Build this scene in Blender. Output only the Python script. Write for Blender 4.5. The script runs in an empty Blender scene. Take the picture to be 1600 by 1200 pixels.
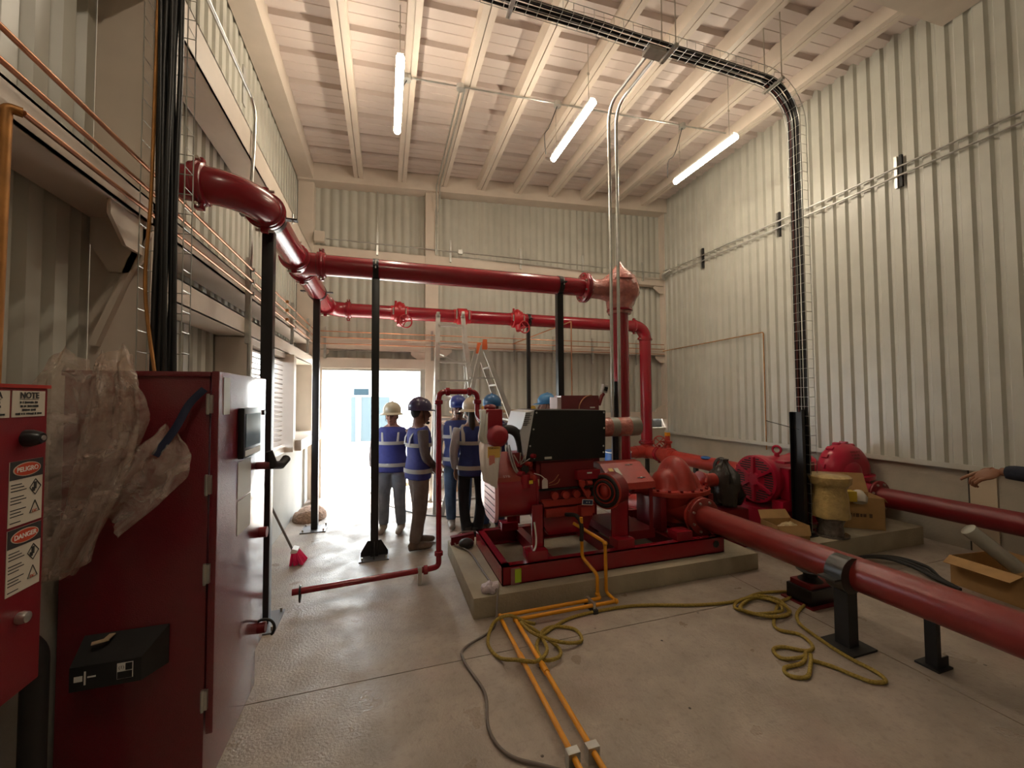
import bpy, bmesh, math, random
from mathutils import Vector, Matrix, Euler
random.seed(7)
scene = bpy.context.scene
C = scene.collection
PI = math.pi
V = Vector

# ---------------------------------------------------------------- camera
cam_d = bpy.data.cameras.new('camera'); cam = bpy.data.objects.new('camera', cam_d); C.objects.link(cam)
cam_d.sensor_fit = 'HORIZONTAL'; cam_d.sensor_width = 36; cam_d.lens = 622.0 / 1600 * 36
cam_d.clip_start = 0.05; cam_d.clip_end = 200
yaw, pit, rol = .30817, .034015, -.0063535
fw = V((math.sin(yaw) * math.cos(pit), math.cos(yaw) * math.cos(pit), math.sin(pit)))
rt = V((math.cos(yaw), -math.sin(yaw), 0)); up = rt.cross(fw)
r2 = math.cos(rol) * rt + math.sin(rol) * up; u2 = -math.sin(rol) * rt + math.cos(rol) * up
cam.matrix_world = Matrix(((r2.x, u2.x, -fw.x, 0), (r2.y, u2.y, -fw.y, 0), (r2.z, u2.z, -fw.z, 1.7), (0, 0, 0, 1)))
scene.camera = cam

# ---------------------------------------------------------------- sky, sun, exposure
world = bpy.data.worlds.new('sky'); scene.world = world; world.use_nodes = True
bg = world.node_tree.nodes['Background']; bg.inputs[0].default_value = (0.80, 0.90, 1.0, 1); bg.inputs[1].default_value = 11.0
sun_d = bpy.data.lights.new('sun', 'SUN'); sun_d.energy = 22; sun_d.angle = 0.02; sun_d.color = (1, .95, .88)
sun = bpy.data.objects.new('sun', sun_d); C.objects.link(sun)
sun.rotation_euler = V((0.22, -0.62, -1.0)).to_track_quat('-Z', 'Y').to_euler()
sun.location = (-2, 12, 12)
vs = scene.view_settings
vs.view_transform = 'Standard'; vs.look = 'None'; vs.gamma = 1; vs.use_curve_mapping = False; vs.exposure = 0.66
LAMP_POWER = 50.0           # emission of every LED tube
LAMP_COL = (1.0, .86, .67, 1)

# ---------------------------------------------------------------- materials
MATS = {}
def mat(name, col, rough=.5, metal=0, var=.0, vscale=8, bump=0, bscale=60, coat=0, emit=0, trans=0, alpha=1, spec=.5, stain=None, sscale=1.2, samt=.5):
    if name in MATS: return MATS[name]
    m = bpy.data.materials.new(name); m.use_nodes = True; nt = m.node_tree; b = nt.nodes['Principled BSDF']
    b.inputs['Base Color'].default_value = (*col, 1); b.inputs['Roughness'].default_value = rough; b.inputs['Metallic'].default_value = metal
    b.inputs['Coat Weight'].default_value = coat; b.inputs['Coat Roughness'].default_value = .12
    b.inputs['Specular IOR Level'].default_value = spec
    if trans: b.inputs['Transmission Weight'].default_value = trans
    b.inputs['Alpha'].default_value = alpha
    if emit: b.inputs['Emission Color'].default_value = (*col, 1); b.inputs['Emission Strength'].default_value = emit
    tc = nt.nodes.new('ShaderNodeTexCoord')
    src = None
    if var:
        n = nt.nodes.new('ShaderNodeTexNoise'); n.inputs['Scale'].default_value = vscale; n.inputs['Detail'].default_value = 6
        nt.links.new(tc.outputs['Object'], n.inputs['Vector'])
        r = nt.nodes.new('ShaderNodeValToRGB'); r.color_ramp.elements[0].position = .3; r.color_ramp.elements[1].position = .7
        r.color_ramp.elements[0].color = (*[max(0, c * (1 - var)) for c in col], 1); r.color_ramp.elements[1].color = (*[min(1, c * (1 + var)) for c in col], 1)
        nt.links.new(n.outputs['Fac'], r.inputs['Fac']); src = r.outputs['Color']
        nt.links.new(src, b.inputs['Base Color'])
    if stain:
        n2 = nt.nodes.new('ShaderNodeTexNoise'); n2.inputs['Scale'].default_value = sscale; n2.inputs['Detail'].default_value = 8; n2.inputs['Roughness'].default_value = .65
        nt.links.new(tc.outputs['Object'], n2.inputs['Vector'])
        r2_ = nt.nodes.new('ShaderNodeValToRGB'); r2_.color_ramp.elements[0].position = .48; r2_.color_ramp.elements[1].position = .72
        r2_.color_ramp.elements[0].color = (0, 0, 0, 1); r2_.color_ramp.elements[1].color = (samt, samt, samt, 1)
        nt.links.new(n2.outputs['Fac'], r2_.inputs['Fac'])
        mx = nt.nodes.new('ShaderNodeMix'); mx.data_type = 'RGBA'
        nt.links.new(r2_.outputs['Color'], mx.inputs['Factor'])
        if src: nt.links.new(src, mx.inputs['A'])
        else: mx.inputs['A'].default_value = (*col, 1)
        mx.inputs['B'].default_value = (*stain, 1); nt.links.new(mx.outputs['Result'], b.inputs['Base Color'])
    if bump:
        n3 = nt.nodes.new('ShaderNodeTexNoise'); n3.inputs['Scale'].default_value = bscale; n3.inputs['Detail'].default_value = 4
        nt.links.new(tc.outputs['Object'], n3.inputs['Vector'])
        bp = nt.nodes.new('ShaderNodeBump'); bp.inputs['Strength'].default_value = bump; bp.inputs['Distance'].default_value = .02
        nt.links.new(n3.outputs['Fac'], bp.inputs['Height']); nt.links.new(bp.outputs['Normal'], b.inputs['Normal'])
    MATS[name] = m
    return m
sheet = mat('sheet_metal', (.53, .52, .455), .36, var=.06, vscale=3)
cream = mat('cream_paint', (.68, .59, .50), .42, var=.05, vscale=4)
deckm = mat('deck_paint', (.66, .57, .52), .5, var=.04, vscale=2)
conc = mat('concrete_floor', (.36, .30, .245), .40, var=.16, vscale=4, bump=.25, bscale=70, stain=(.27, .215, .165), sscale=1.5, samt=.85)
def speckle(m):
    nt = m.node_tree; b = nt.nodes['Principled BSDF']; src = b.inputs['Base Color'].links[0].from_socket
    tc = nt.nodes.new('ShaderNodeTexCoord')
    def noise(sc, lo, hi, det=5):
        n = nt.nodes.new('ShaderNodeTexNoise'); n.inputs['Scale'].default_value = sc; n.inputs['Detail'].default_value = det; nt.links.new(tc.outputs['Object'], n.inputs['Vector'])
        r = nt.nodes.new('ShaderNodeMapRange'); r.inputs['From Min'].default_value = lo; r.inputs['From Max'].default_value = hi; nt.links.new(n.outputs['Fac'], r.inputs['Value']); return r.outputs['Result']
    def mix(fac, a, col):
        x = nt.nodes.new('ShaderNodeMix'); x.data_type = 'RGBA'; nt.links.new(fac, x.inputs['Factor']); nt.links.new(a, x.inputs['A']); x.inputs['B'].default_value = (*col, 1); return x.outputs['Result']
    v = nt.nodes.new('ShaderNodeTexVoronoi'); v.inputs['Scale'].default_value = 7; nt.links.new(tc.outputs['Object'], v.inputs['Vector'])
    r = nt.nodes.new('ShaderNodeMapRange'); r.inputs['From Min'].default_value = .075; r.inputs['From Max'].default_value = .05; nt.links.new(v.outputs['Distance'], r.inputs['Value'])
    gate = noise(2.3, .56, .60); mu = nt.nodes.new('ShaderNodeMath'); mu.operation = 'MULTIPLY'; nt.links.new(r.outputs['Result'], mu.inputs[0]); nt.links.new(gate, mu.inputs[1])
    f1 = noise(28, .52, .75, 8); m1 = nt.nodes.new('ShaderNodeMath'); m1.operation = 'MULTIPLY'; m1.inputs[1].default_value = .45; nt.links.new(f1, m1.inputs[0])
    f2 = noise(1.1, .55, .72); m2 = nt.nodes.new('ShaderNodeMath'); m2.operation = 'MULTIPLY'; m2.inputs[1].default_value = .35; nt.links.new(f2, m2.inputs[0])
    c = mix(m1.outputs[0], src, (.22, .18, .14)); c = mix(m2.outputs[0], c, (.46, .28, .25)); c = mix(mu.outputs[0], c, (.045, .032, .025))
    nt.links.new(c, b.inputs['Base Color'])
    ro = nt.nodes.new('ShaderNodeMapRange'); ro.inputs['To Min'].default_value = .24; ro.inputs['To Max'].default_value = .62
    n = nt.nodes.new('ShaderNodeTexNoise'); n.inputs['Scale'].default_value = 3.5; n.inputs['Detail'].default_value = 8; nt.links.new(tc.outputs['Object'], n.inputs['Vector'])
    ro.inputs['From Min'].default_value = .3; ro.inputs['From Max'].default_value = .7; nt.links.new(n.outputs['Fac'], ro.inputs['Value']); nt.links.new(ro.outputs['Result'], b.inputs['Roughness'])
speckle(conc)
mason = mat('masonry', (.46, .42, .34), .8, var=.1, vscale=3, bump=.2, bscale=40, stain=(.36, .33, .27), samt=.6)
padm = mat('pad_concrete', (.36, .31, .22), .8, var=.13, vscale=4, bump=.25, bscale=50, stain=(.24, .2, .15), samt=.6)
red = mat('red_gloss', (.27, .008, .018), .26, var=.08, vscale=2, coat=.3)
redpipe = mat('pipe_dull_red', (.23, .024, .020), .30, var=.12, vscale=7, bump=.05, bscale=70)
redp = mat('pump_red', (.36, .030, .020), .42, var=.14, vscale=9, bump=.1, bscale=70)
redm = mat('motor_red', (.42, .010, .040), .32, var=.08, vscale=5)
redd = mat('deep_red', (.18, .008, .012), .4, var=.12, vscale=6)
cabred = mat('cabinet_red', (.16, .004, .013), .34, var=.05, vscale=30, bump=.30, bscale=210, coat=1)
black = mat('black_paint', (.012, .012, .013), .32)
blackm = mat('black_matt', (.016, .015, .015), .6, var=.2, vscale=20)
cablem = mat('cable_black', (.012, .012, .012), .38)
galv = mat('galvanised', (.55, .55, .52), .32, .85, var=.12, vscale=14)
alu = mat('aluminium', (.62, .60, .56), .35, .8, var=.08, vscale=10)
copper = mat('copper_pipe', (.48, .22, .12), .32, .8, var=.15, vscale=9)
coppero = mat('copper_dull', (.42, .19, .05), .5, .45, var=.25, vscale=12)
yellow = mat('yellow_paint', (.72, .30, .012), .4, var=.07, vscale=12)
whitep = mat('white_paint', (.75, .74, .70), .5)
darkgap = mat('joint_dark', (.05, .045, .04), .9)
steel = mat('bolt_steel', (.5, .46, .4), .4, .8)
card = mat('cardboard', (.40, .235, .095), .85, var=.08, vscale=12)
cardi = mat('cardboard_inside', (.30, .18, .075), .9, var=.08, vscale=12)
rope = mat('rope_fibre', (.42, .30, .06), .85, var=.3, vscale=90, bump=.8, bscale=220)
greyhose = mat('grey_cable', (.17, .14, .12), .6)
ledm = mat('led_tube', LAMP_COL[:3], .5, emit=LAMP_POWER)

# ---------------------------------------------------------------- mesh builder
class MB:
    def __init__(s): s.v = []; s.f = []
    def add(s, vs, fs):
        o = len(s.v); s.v += [V(a) for a in vs]; s.f += [tuple(i + o for i in f) for f in fs]; return s
    def box(s, c, d, rot=None):
        c = V(c); h = V(d) / 2; M = rot if rot is not None else Matrix.Identity(3)
        vs = [c + M @ V((x * h.x, y * h.y, z * h.z)) for x in (-1, 1) for y in (-1, 1) for z in (-1, 1)]
        return s.add(vs, [(0, 1, 3, 2), (4, 6, 7, 5), (0, 4, 5, 1), (2, 3, 7, 6), (0, 2, 6, 4), (1, 5, 7, 3)])
    def bb(s, a, b):
        a, b = V(a), V(b); return s.box((a + b) / 2, (abs(b.x - a.x), abs(b.y - a.y), abs(b.z - a.z)))
    def bar(s, p, q, w, h, upv=(0, 0, 1)):
        p, q = V(p), V(q); d = (q - p); L = d.length; d.normalize(); u = V(upv)
        if abs(d.dot(u)) > .97: u = V((1, 0, 0))
        x = d.cross(u).normalized(); z = x.cross(d)
        M = Matrix((x, d, z)).transposed()
        return s.box((p + q) / 2, (w, L, h), M)
    def tube(s, pts, r, n=14, cap=True, ref=None, rb=None):
        pts = [V(p) for p in pts]; N = len(pts)
        R = r if isinstance(r, (list, tuple)) else [r] * N
        B = rb if isinstance(rb, (list, tuple)) else ([rb] * N if rb else R)
        tang = []
        for i in range(N):
            t = (pts[min(i + 1, N - 1)] - pts[max(i - 1, 0)])
            tang.append(t.normalized() if t.length > 1e-9 else V((0, 0, 1)))
        u = V(ref) if ref else (V((0, 0, 1)) if abs(tang[0].z) < .9 else V((1, 0, 0)))
        base = len(s.v)
        for i in range(N):
            t = tang[i]; u = (u - t * u.dot(t))
            u = u.normalized() if u.length > 1e-6 else t.orthogonal().normalized()
            w = t.cross(u)
            for k in range(n):
                a = 2 * PI * k / n
                s.v.append(pts[i] + u * (math.cos(a) * R[i]) + w * (math.sin(a) * B[i]))
        for i in range(N - 1):
            for k in range(n):
                a = base + i * n + k; b = base + i * n + (k + 1) % n
                s.f.append((a, b, b + n, a + n))
        if cap:
            s.f.append(tuple(base + k for k in range(n - 1, -1, -1)))
            s.f.append(tuple(base + (N - 1) * n + k for k in range(n)))
        return s
    def cyl(s, p, q, r, r2=None, n=20): return s.tube([p, q], [r, r if r2 is None else r2], n)
    def prof(s, p, q, prs, n=24):      # lathe: list of (t along p->q in metres, radius)
        p, q = V(p), V(q); d = (q - p).normalized()
        pts = []; rs = []
        for t, r in prs: pts.append(p + d * t); rs.append(max(r, 1e-4))
        # handle equal t: nudge
        u = d.orthogonal().normalized(); w = d.cross(u); base = len(s.v)
        for c, r in zip(pts, rs):
            for k in range(n):
                a = 2 * PI * k / n; s.v.append(c + u * (math.cos(a) * r) + w * (math.sin(a) * r))
        for i in range(len(pts) - 1):
            for k in range(n):
                a = base + i * n + k; b = base + i * n + (k + 1) % n
                s.f.append((a, b, b + n, a + n))
        s.f.append(tuple(base + k for k in range(n - 1, -1, -1))); s.f.append(tuple(base + (len(pts) - 1) * n + k for k in range(n)))
        return s
    def torus(s, c, nrm, R, r, n=28, m=8, a0=0, a1=2 * PI):
        c = V(c); nrm = V(nrm).normalized(); u = nrm.orthogonal().normalized(); w = nrm.cross(u)
        full = abs(a1 - a0 - 2 * PI) < 1e-6
        pts = [c + u * (R * math.cos(a0 + (a1 - a0) * i / n)) + w * (R * math.sin(a0 + (a1 - a0) * i / n)) for i in range(n + (0 if full else 1))]
        if full:
            base = len(s.v)
            for i in range(n):
                a = a0 + 2 * PI * i / n; rad = u * math.cos(a) + w * math.sin(a)
                for k in range(m):
                    b = 2 * PI * k / m; s.v.append(pts[i] + rad * (r * math.cos(b)) + nrm * (r * math.sin(b)))
            for i in range(n):
                for k in range(m):
                    A = base + i * m + k; Bq = base + i * m + (k + 1) % m; D = base + ((i + 1) % n) * m
                    s.f.append((A, D + k, D + (k + 1) % m, Bq))
            return s
        return s.tube(pts, r, m)
    def prism(s, poly, ext):           # poly: list of 3D points (planar), ext vector
        n = len(poly); e = V(ext); p = [V(a) for a in poly]
        return s.add(p + [a + e for a in p], [tuple(range(n - 1, -1, -1)), tuple(range(n, 2 * n))] + [(i, (i + 1) % n, n + (i + 1) % n, n + i) for i in range(n)])
    def ell(s, c, r, n=20, m=12, M=None):
        c = V(c); M = M or Matrix.Identity(3); base = len(s.v)
        for i in range(m + 1):
            t = PI * i / m
            for k in range(n):
                a = 2 * PI * k / n
                s.v.append(c + M @ V((r[0] * math.sin(t) * math.cos(a), r[1] * math.sin(t) * math.sin(a), r[2] * math.cos(t))))
        for i in range(m):
            for k in range(n):
                a = base + i * n + k; b = base + i * n + (k + 1) % n
                s.f.append((a, a + n, b + n, b))
        return s
    def build(s, name, m, parent=None, smooth=True, bevel=0, auto=None, seg=2):
        me = bpy.data.meshes.new(name); off = parent_off(parent)
        me.from_pydata([tuple(a - off) for a in s.v], [], s.f)
        bm = bmesh.new(); bm.from_mesh(me)
        bmesh.ops.remove_doubles(bm, verts=bm.verts, dist=1e-6)
        if bevel:
            es = [e for e in bm.edges if len(e.link_faces) == 2 and e.calc_face_angle(0) > .5]
            try: bmesh.ops.bevel(bm, geom=es, offset=bevel, segments=seg, affect='EDGES', profile=.7, clamp_overlap=True)
            except Exception: pass
        bmesh.ops.recalc_face_normals(bm, faces=bm.faces)
        if smooth:
            for f in bm.faces: f.smooth = True
            for e in bm.edges:
                if len(e.link_faces) != 2 or e.calc_face_angle(0) > .85: e.smooth = False
        bm.to_mesh(me); bm.free()
        me.materials.append(m)
        o = bpy.data.objects.new(name, me); C.objects.link(o)
        if parent is not None: o.parent = parent
        return o
ROOTLOC = {}
def parent_off(p):
    o = V((0, 0, 0))
    while p is not None: o = o + p.location; p = p.parent
    return o
def tag(o, label=None, cat=None, group=None, kind=None):
    if label: o['label'] = label
    if cat: o['category'] = cat
    if group: o['group'] = group
    if kind: o['kind'] = kind
    return o
def thing(name, label, cat, loc=(0, 0, 0), group=None):
    o = bpy.data.objects.new(name, None); o.empty_display_size = .1; C.objects.link(o); o.location = loc
    return tag(o, label, cat, group)
def inst(o, parent, loc, rot=None):                     # copy of one part, sharing its mesh
    c = o.copy(); C.objects.link(c); c.parent = parent; c.location = loc
    if rot is not None: c.rotation_euler = rot
    return c
def copy_tree(o, parent=None, delta=None):
    c = o.copy(); C.objects.link(c); c.parent = parent
    if delta is not None: c.location = o.location + V(delta)
    for ch in list(o.children): copy_tree(ch, c)
    return c
def rnd(pts, rad, n=8):                                # round the corners of a polyline
    pts = [V(p) for p in pts]; out = [pts[0]]
    for i in range(1, len(pts) - 1):
        a, b, c = pts[i - 1], pts[i], pts[i + 1]; d1 = (a - b); d2 = (c - b)
        L = min(rad, d1.length * .49, d2.length * .49); p = b + d1.normalized() * L; q = b + d2.normalized() * L
        for k in range(n + 1):
            t = k / n; out.append(p * (1 - t) ** 2 + b * 2 * t * (1 - t) + q * t * t)
    out.append(pts[-1]); return out
def arc(c, r, a0, a1, u, w, n=12):
    c, u, w = V(c), V(u), V(w); return [c + u * (r * math.cos(a0 + (a1 - a0) * i / n)) + w * (r * math.sin(a0 + (a1 - a0) * i / n)) for i in range(n + 1)]
def spline(pts, n=8):
    pts = [V(p) for p in pts]; out = []
    for i in range(len(pts) - 1):
        p0 = pts[max(i - 1, 0)]; p1 = pts[i]; p2 = pts[i + 1]; p3 = pts[min(i + 2, len(pts) - 1)]
        for k in range(n):
            t = k / n
            out.append(.5 * ((2 * p1) + (p2 - p0) * t + (2 * p0 - 5 * p1 + 4 * p2 - p3) * t * t + (3 * p1 - p0 - 3 * p2 + p3) * t ** 3))
    out.append(pts[-1]); return out
def text(body, name, m, parent, loc, size, xdir, ydir, align='CENTER', bold=0, squash=1):
    cu = bpy.data.curves.new(name, 'FONT'); cu.body = body; cu.size = size; cu.align_x = align; cu.align_y = 'CENTER'; cu.offset = bold; cu.extrude = .0003
    o = bpy.data.objects.new(name, cu); C.objects.link(o)
    dg = bpy.context.evaluated_depsgraph_get(); me = bpy.data.meshes.new_from_object(o.evaluated_get(dg))
    bpy.data.objects.remove(o); bpy.data.curves.remove(cu)
    x = V(xdir).normalized(); y = V(ydir).normalized(); z = x.cross(y)
    M = Matrix((x * squash, y, z)).transposed(); off = parent_off(parent)
    for v in me.vertices: v.co = M @ v.co + V(loc) - off
    me.materials.clear(); me.materials.append(m); me.name = name
    t = bpy.data.objects.new(name, me); C.objects.link(t); t.parent = parent
    return t

def dashes(name, m, parent, c, xdir, ydir, w, h, n, off=.0008, seed=1):   # a line of print too small to read
    rr = random.Random(seed); c, x, y = V(c), V(xdir).normalized(), V(ydir).normalized(); z = x.cross(y); M = Matrix((x, y, z)).transposed(); q = MB(); p = -w / 2
    while p < w / 2 - h * .5:
        L = h * rr.uniform(.35, .8); q.box(c + x * (p + L / 2) + z * off, (L, h * rr.uniform(.7, 1), .0008), M); p += L + h * rr.choice((.18, .18, .22, .6))
    return q.build(name, m, parent)
# ================================================================ the setting
def roof_z(x): return 5.62 + .058 * (x + .47)          # underside of the purlins
def struct(o): o['kind'] = 'structure'; return o
# floor: four cast slabs with open joints over a dark sub-base
fl = struct(MB().bb((-1.6, -3.3, -.2), (6.4, 7.95, -.03)).build('floor', darkgap))
fl['label'] = 'stained grey concrete floor of the pump room'
for i, (x0, x1) in enumerate(((-1.6, 3.13), (3.138, 6.4))):
    for j, (y0, y1) in enumerate(((-3.3, 2.615), (2.622, 7.95))):
        MB().bb((x0, y0, -.03), (x1, y1, 0)).build('slab', conc, fl)
# outside the door
outc = mat('outside_ground', (.62, .58, .52), .9, var=.08, vscale=2)
outw = mat('outside_wall', (.80, .79, .75), .8)
og = struct(MB().bb((-14, 7.95, -.25), (14, 30, -.03)).build('ground_outside', outc)); og['label'] = 'sunlit pale ground outside the doorway'
ob = thing('building', 'white building with bluish window seen through the doorway', 'building', (-.4, 12.9, -.03))
MB().bb((-6, 12.9, -.03), (5, 16, 4.2)).build('wall', outw, ob)
w_ = MB().bb((-.98, 12.86, .40), (.12, 12.9, 1.75)).build('window', mat('outside_glass', (.062, .082, .090), .3, spec=.2), ob)
MB().bb((-.84, 12.83, .40), (-.70, 12.86, 1.75)).build('mullion', outw, w_)
MB().bb((-.90, 12.80, 1.80), (-.48, 12.86, 2.0)).build('vent', mat('outside_blue', (.014, .026, .034), .6, spec=.1), ob)
MB().bb((-6, 12.82, -.03), (5, 12.9, .3)).build('plinth', outw, ob)
tag(MB().bb((-.9, 9.2, -.03), (.2, 9.32, .10)).build('kerb_block', mason), 'pale concrete kerb block lying outside the door', 'kerb')
tag(MB().bar((-.15, 8.15, .0), (.75, 8.3, .0), .1, .06).build('plank', mat('wood_plank', (.32, .2, .12), .8, var=.2)), 'reddish wooden plank on the ground beyond the threshold', 'plank')

# corrugated sheet panels -------------------------------------------------
PITCH = .155; NP = 7; PW = PITCH * NP; DEP = .036
def corr(L, npit, depth=DEP):
    pr = []
    for k in range(npit):
        o = k * PITCH
        for t, d in ((0, 0), (.078, 0), (.100, depth), (.133, depth)): pr.append((o + t, d))
    pr.append((npit * PITCH, 0)); q = [(a, d) for a, d in pr if a <= L + 1e-6]
    return q if q[-1][0] > L - .01 else q + [(L, q[-1][1])]
def panel(o, u, nrm, L, z0, z1, parent, depth=DEP):
    """sheet from point o along u (length L), depth away from the room along nrm"""
    o, u, nrm = V(o), V(u), V(nrm); pr = corr(L, NP, depth); m = MB()
    vs = []
    for a, d in pr:
        for z in (z0, z1): p = o + u * a + nrm * d; vs.append((p.x, p.y, z))
    m.add(vs, [(2 * i, 2 * i + 2, 2 * i + 3, 2 * i + 1) for i in range(len(pr) - 1)])
    ob_ = m.build('panel', sheet, parent)
    return ob_
# right wall
wr = MB().bb((6.12, -3.3, -.03), (6.3, 2.46, .90)).bb((6.12, 2.68, -.03), (6.3, 7.95, .90)).build('wall_right', mason); struct(wr)
wr['label'] = 'right wall of corrugated grey sheet above a concrete dado'
y = 7.75
while y > -3.2:
    panel((6.10, y, 0), (0, -1, 0), (1, 0, 0), PW, .90, 6.6, wr); y -= PW
MB().bb((6.05, -3.3, .875), (6.13, 7.6, .905)).bb((6.05, -3.3, .905), (6.062, 7.6, .935)).build('flashing', sheet, wr)
MB().bb((6.10, 2.465, -.03), (6.3, 2.67, .88)).build('column_foot', mat('column_cream', (.60, .50, .36), .7), wr)
MB().bb((6.115, 2.668, -.03), (6.2, 2.69, .88)).build('joint', darkgap, wr)
# back wall: dado, columns, girts, sheets
wb = MB().bb((.83, 7.6, -.03), (6.25, 7.8, 1.0)).bb((-1.45, 7.6, -.03), (-1.1, 7.8, 1.0)).build('wall_back', mason); struct(wb)
wb['label'] = 'back wall of corrugated sheet with cream girts and a doorway'
x = 6.12
while x > -1.5:
    L = PW; z0 = 1.19
    if x - PW < .6: z0 = 2.40
    panel((x, 7.72, 0), (-1, 0, 0), (0, 1, 0), PW, z0, 6.6, wb, .022); x -= PW
MB().bb((.83, 7.75, 1.0), (6.2, 7.78, 1.2)).build('recess_strip', mat('recess_shade_grey', (.13, .13, .13), .8), wb)  # dark grey strip stands in for the shaded gap between dado and girt
for x0, x1, zt in ((-1.45, -1.2, 5.6), (.71, .95, 5.75), (6.08, 6.26, 6.05)):
    MB().bb((x0, 7.54, 0), (x1, 7.74, zt)).build('column', cream, wb, bevel=.006)
for x0, x1, z0, z1 in ((-1.2, .71, 4.22, 4.38), (.95, 6.08, 4.22, 4.40), (-1.2, .71, 2.56, 2.77), (.95, 6.08, 2.63, 2.78), (.95, 6.08, 1.20, 1.36)):
    g = MB().bb((x0, 7.56, z0), (x1, 7.57, z1)).bb((x0, 7.56, z0), (x1, 7.70, z0 + .012)).bb((x0, 7.56, z1 - .012), (x1, 7.70, z1)).build('girt', cream, wb)
for x, z, sx in ((-1.2, 2.56, 1), (.71, 2.56, -1), (.95, 2.63, 1), (6.08, 2.63, -1), (6.08, 4.22, -1), (6.08, 1.36, -1)):
    h = -.16 if z != 1.36 else .14
    MB().prism([(x, 7.58, z), (x + sx * .26, 7.58, z), (x + sx * .26, 7.58, z + h * .35), (x + sx * .12, 7.58, z + h), (x, 7.58, z + h)], (0, .02, 0)).build('gusset', cream, wb)
# sloping eave beam on the back wall
def zs(x, d): return roof_z(x) + d
MB().add([(xx, yy, zs(xx, dd)) for xx in (-1.45, 6.25) for yy in (7.46, 7.74) for dd in (-.10, .24)], [(0, 1, 3, 2), (4, 6, 7, 5), (0, 4, 5, 1), (2, 3, 7, 6), (0, 2, 6, 4), (1, 5, 7, 3)]).build('eave_beam', cream, wb)
# door opening
d1 = struct(MB().bb((-1.1, 7.56, 2.24), (.71, 7.74, 2.42)).build('door_1', cream)); d1['label'] = 'open doorway with pale metal frame, daylight outside'
MB().bb((-1.1, 7.58, 0), (-1.05, 7.74, 2.24)).build('jamb', cream, d1); MB().bb((.62, 7.58, 0), (.71, 7.74, 2.24)).build('jamb', alu, d1)
MB().bb((-1.05, 7.6, 2.20), (.62, 7.7, 2.24)).build('head', alu, d1)
MB().bb((-1.45, 7.56, -.03), (.83, 7.95, -.005)).build('threshold', conc, d1)
# left wall
wl = MB().bb((-1.6, -3.3, -.03), (-1.25, 7.6, 1.02)).build('wall_left', mat('masonry_light', (.44, .43, .39), .8, var=.08, vscale=3, bump=.2, bscale=40)); struct(wl)
wl['label'] = 'left wall with cream girts, corrugated sheet and louvred window'
for ya, yb, z0 in ((-3.2, 4.25, 1.0), (4.25, 5.8, 2.25), (5.8, 7.7, 1.0)):
    y = ya
    while y < yb - .02:
        L = min(PW, yb - y); panel((-1.46, y, 0), (0, 1, 0), (-1, 0, 0), L, z0, 6.2, wl); y += L
for y0, y1, zt in ((2.6, 2.84, 5.7), (4.2, 4.33, 2.27), (5.72, 5.85, 2.27)):
    MB().bb((-1.46, y0, 1.02 if zt < 3 else 0), (-1.2 if zt > 3 or y0 < 5 else -1.12, y1, zt)).build('column' if zt > 3 else 'jamb', cream, wl, bevel=.006)
def girt(y0, y1, z0, z1, x1=-1.2, nm='girt'):
    return MB().bb((x1 - .01, y0, z0), (x1, y1, z1)).bb((-1.45, y0, z0), (x1, y1, z0 + .012)).bb((-1.45, y0, z1 - .012), (x1, y1, z1)).build(nm, cream, wl)
girt(-3.2, 7.54, 2.64, 2.77); girt(2.84, 7.54, 2.28, 2.44); girt(-3.2, 7.54, 3.93, 4.20); girt(2.84, 7.54, 2.08 + .2, 2.29)
MB().bb((-1.45, 5.85, 1.02), (-1.05, 7.5, 1.16)).build('sill_beam', cream, wl)
MB().bb((-1.45, -3.2, 5.50), (-1.2, 7.5, 5.86)).build('eave_beam', cream, wl)
for y0 in (2.6,):     # knee gusset and diagonal brace below the girt
    MB().prism([(-1.44, 2.58, 2.64), (-1.2, 2.58, 2.64), (-1.2, 2.58, 2.45), (-1.28, 2.58, 2.36), (-1.36, 2.58, 2.36), (-1.44, 2.58, 2.5)], (0, -.02, 0)).build('gusset', cream, wl)
    MB().prism([(-1.22, 2.58, 2.64), (-1.22, 2.30, 2.64), (-1.22, 2.30, 2.57), (-1.22, 2.42, 2.46), (-1.22, 2.58, 2.46)], (-.015, 0, 0)).build('gusset', cream, wl)
    MB().bar((-1.21, 2.585, 2.60), (-1.42, 2.585, 1.98), .05, .03).build('brace', cream, wl)
# louvred window
wn = struct(MB().bb((-1.46, 4.33, 1.02), (-1.22, 5.72, 1.09)).bb((-1.46, 4.33, 2.22), (-1.22, 5.72, 2.28)).build('window_1', cream)); wn['label'] = 'white louvred window low in the left wall'
louv = mat('louvre_white', (.66, .60, .56), .5)
lv = None
for k in range(19):
    z = 1.12 + k * .0585
    lv = MB().prism([(-1.44, 4.33, z + .055), (-1.25, 4.33, z), (-1.25, 4.33, z + .012), (-1.44, 4.33, z + .067)], (0, 1.39, 0)).build('slat', louv, wn)
# front wall behind the camera
wf = struct(MB().bb((-1.6, -3.3, 0), (6.3, -3.2, 6.6)).build('wall_front', sheet)); wf['label'] = 'plain sheet wall behind the viewer'
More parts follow.
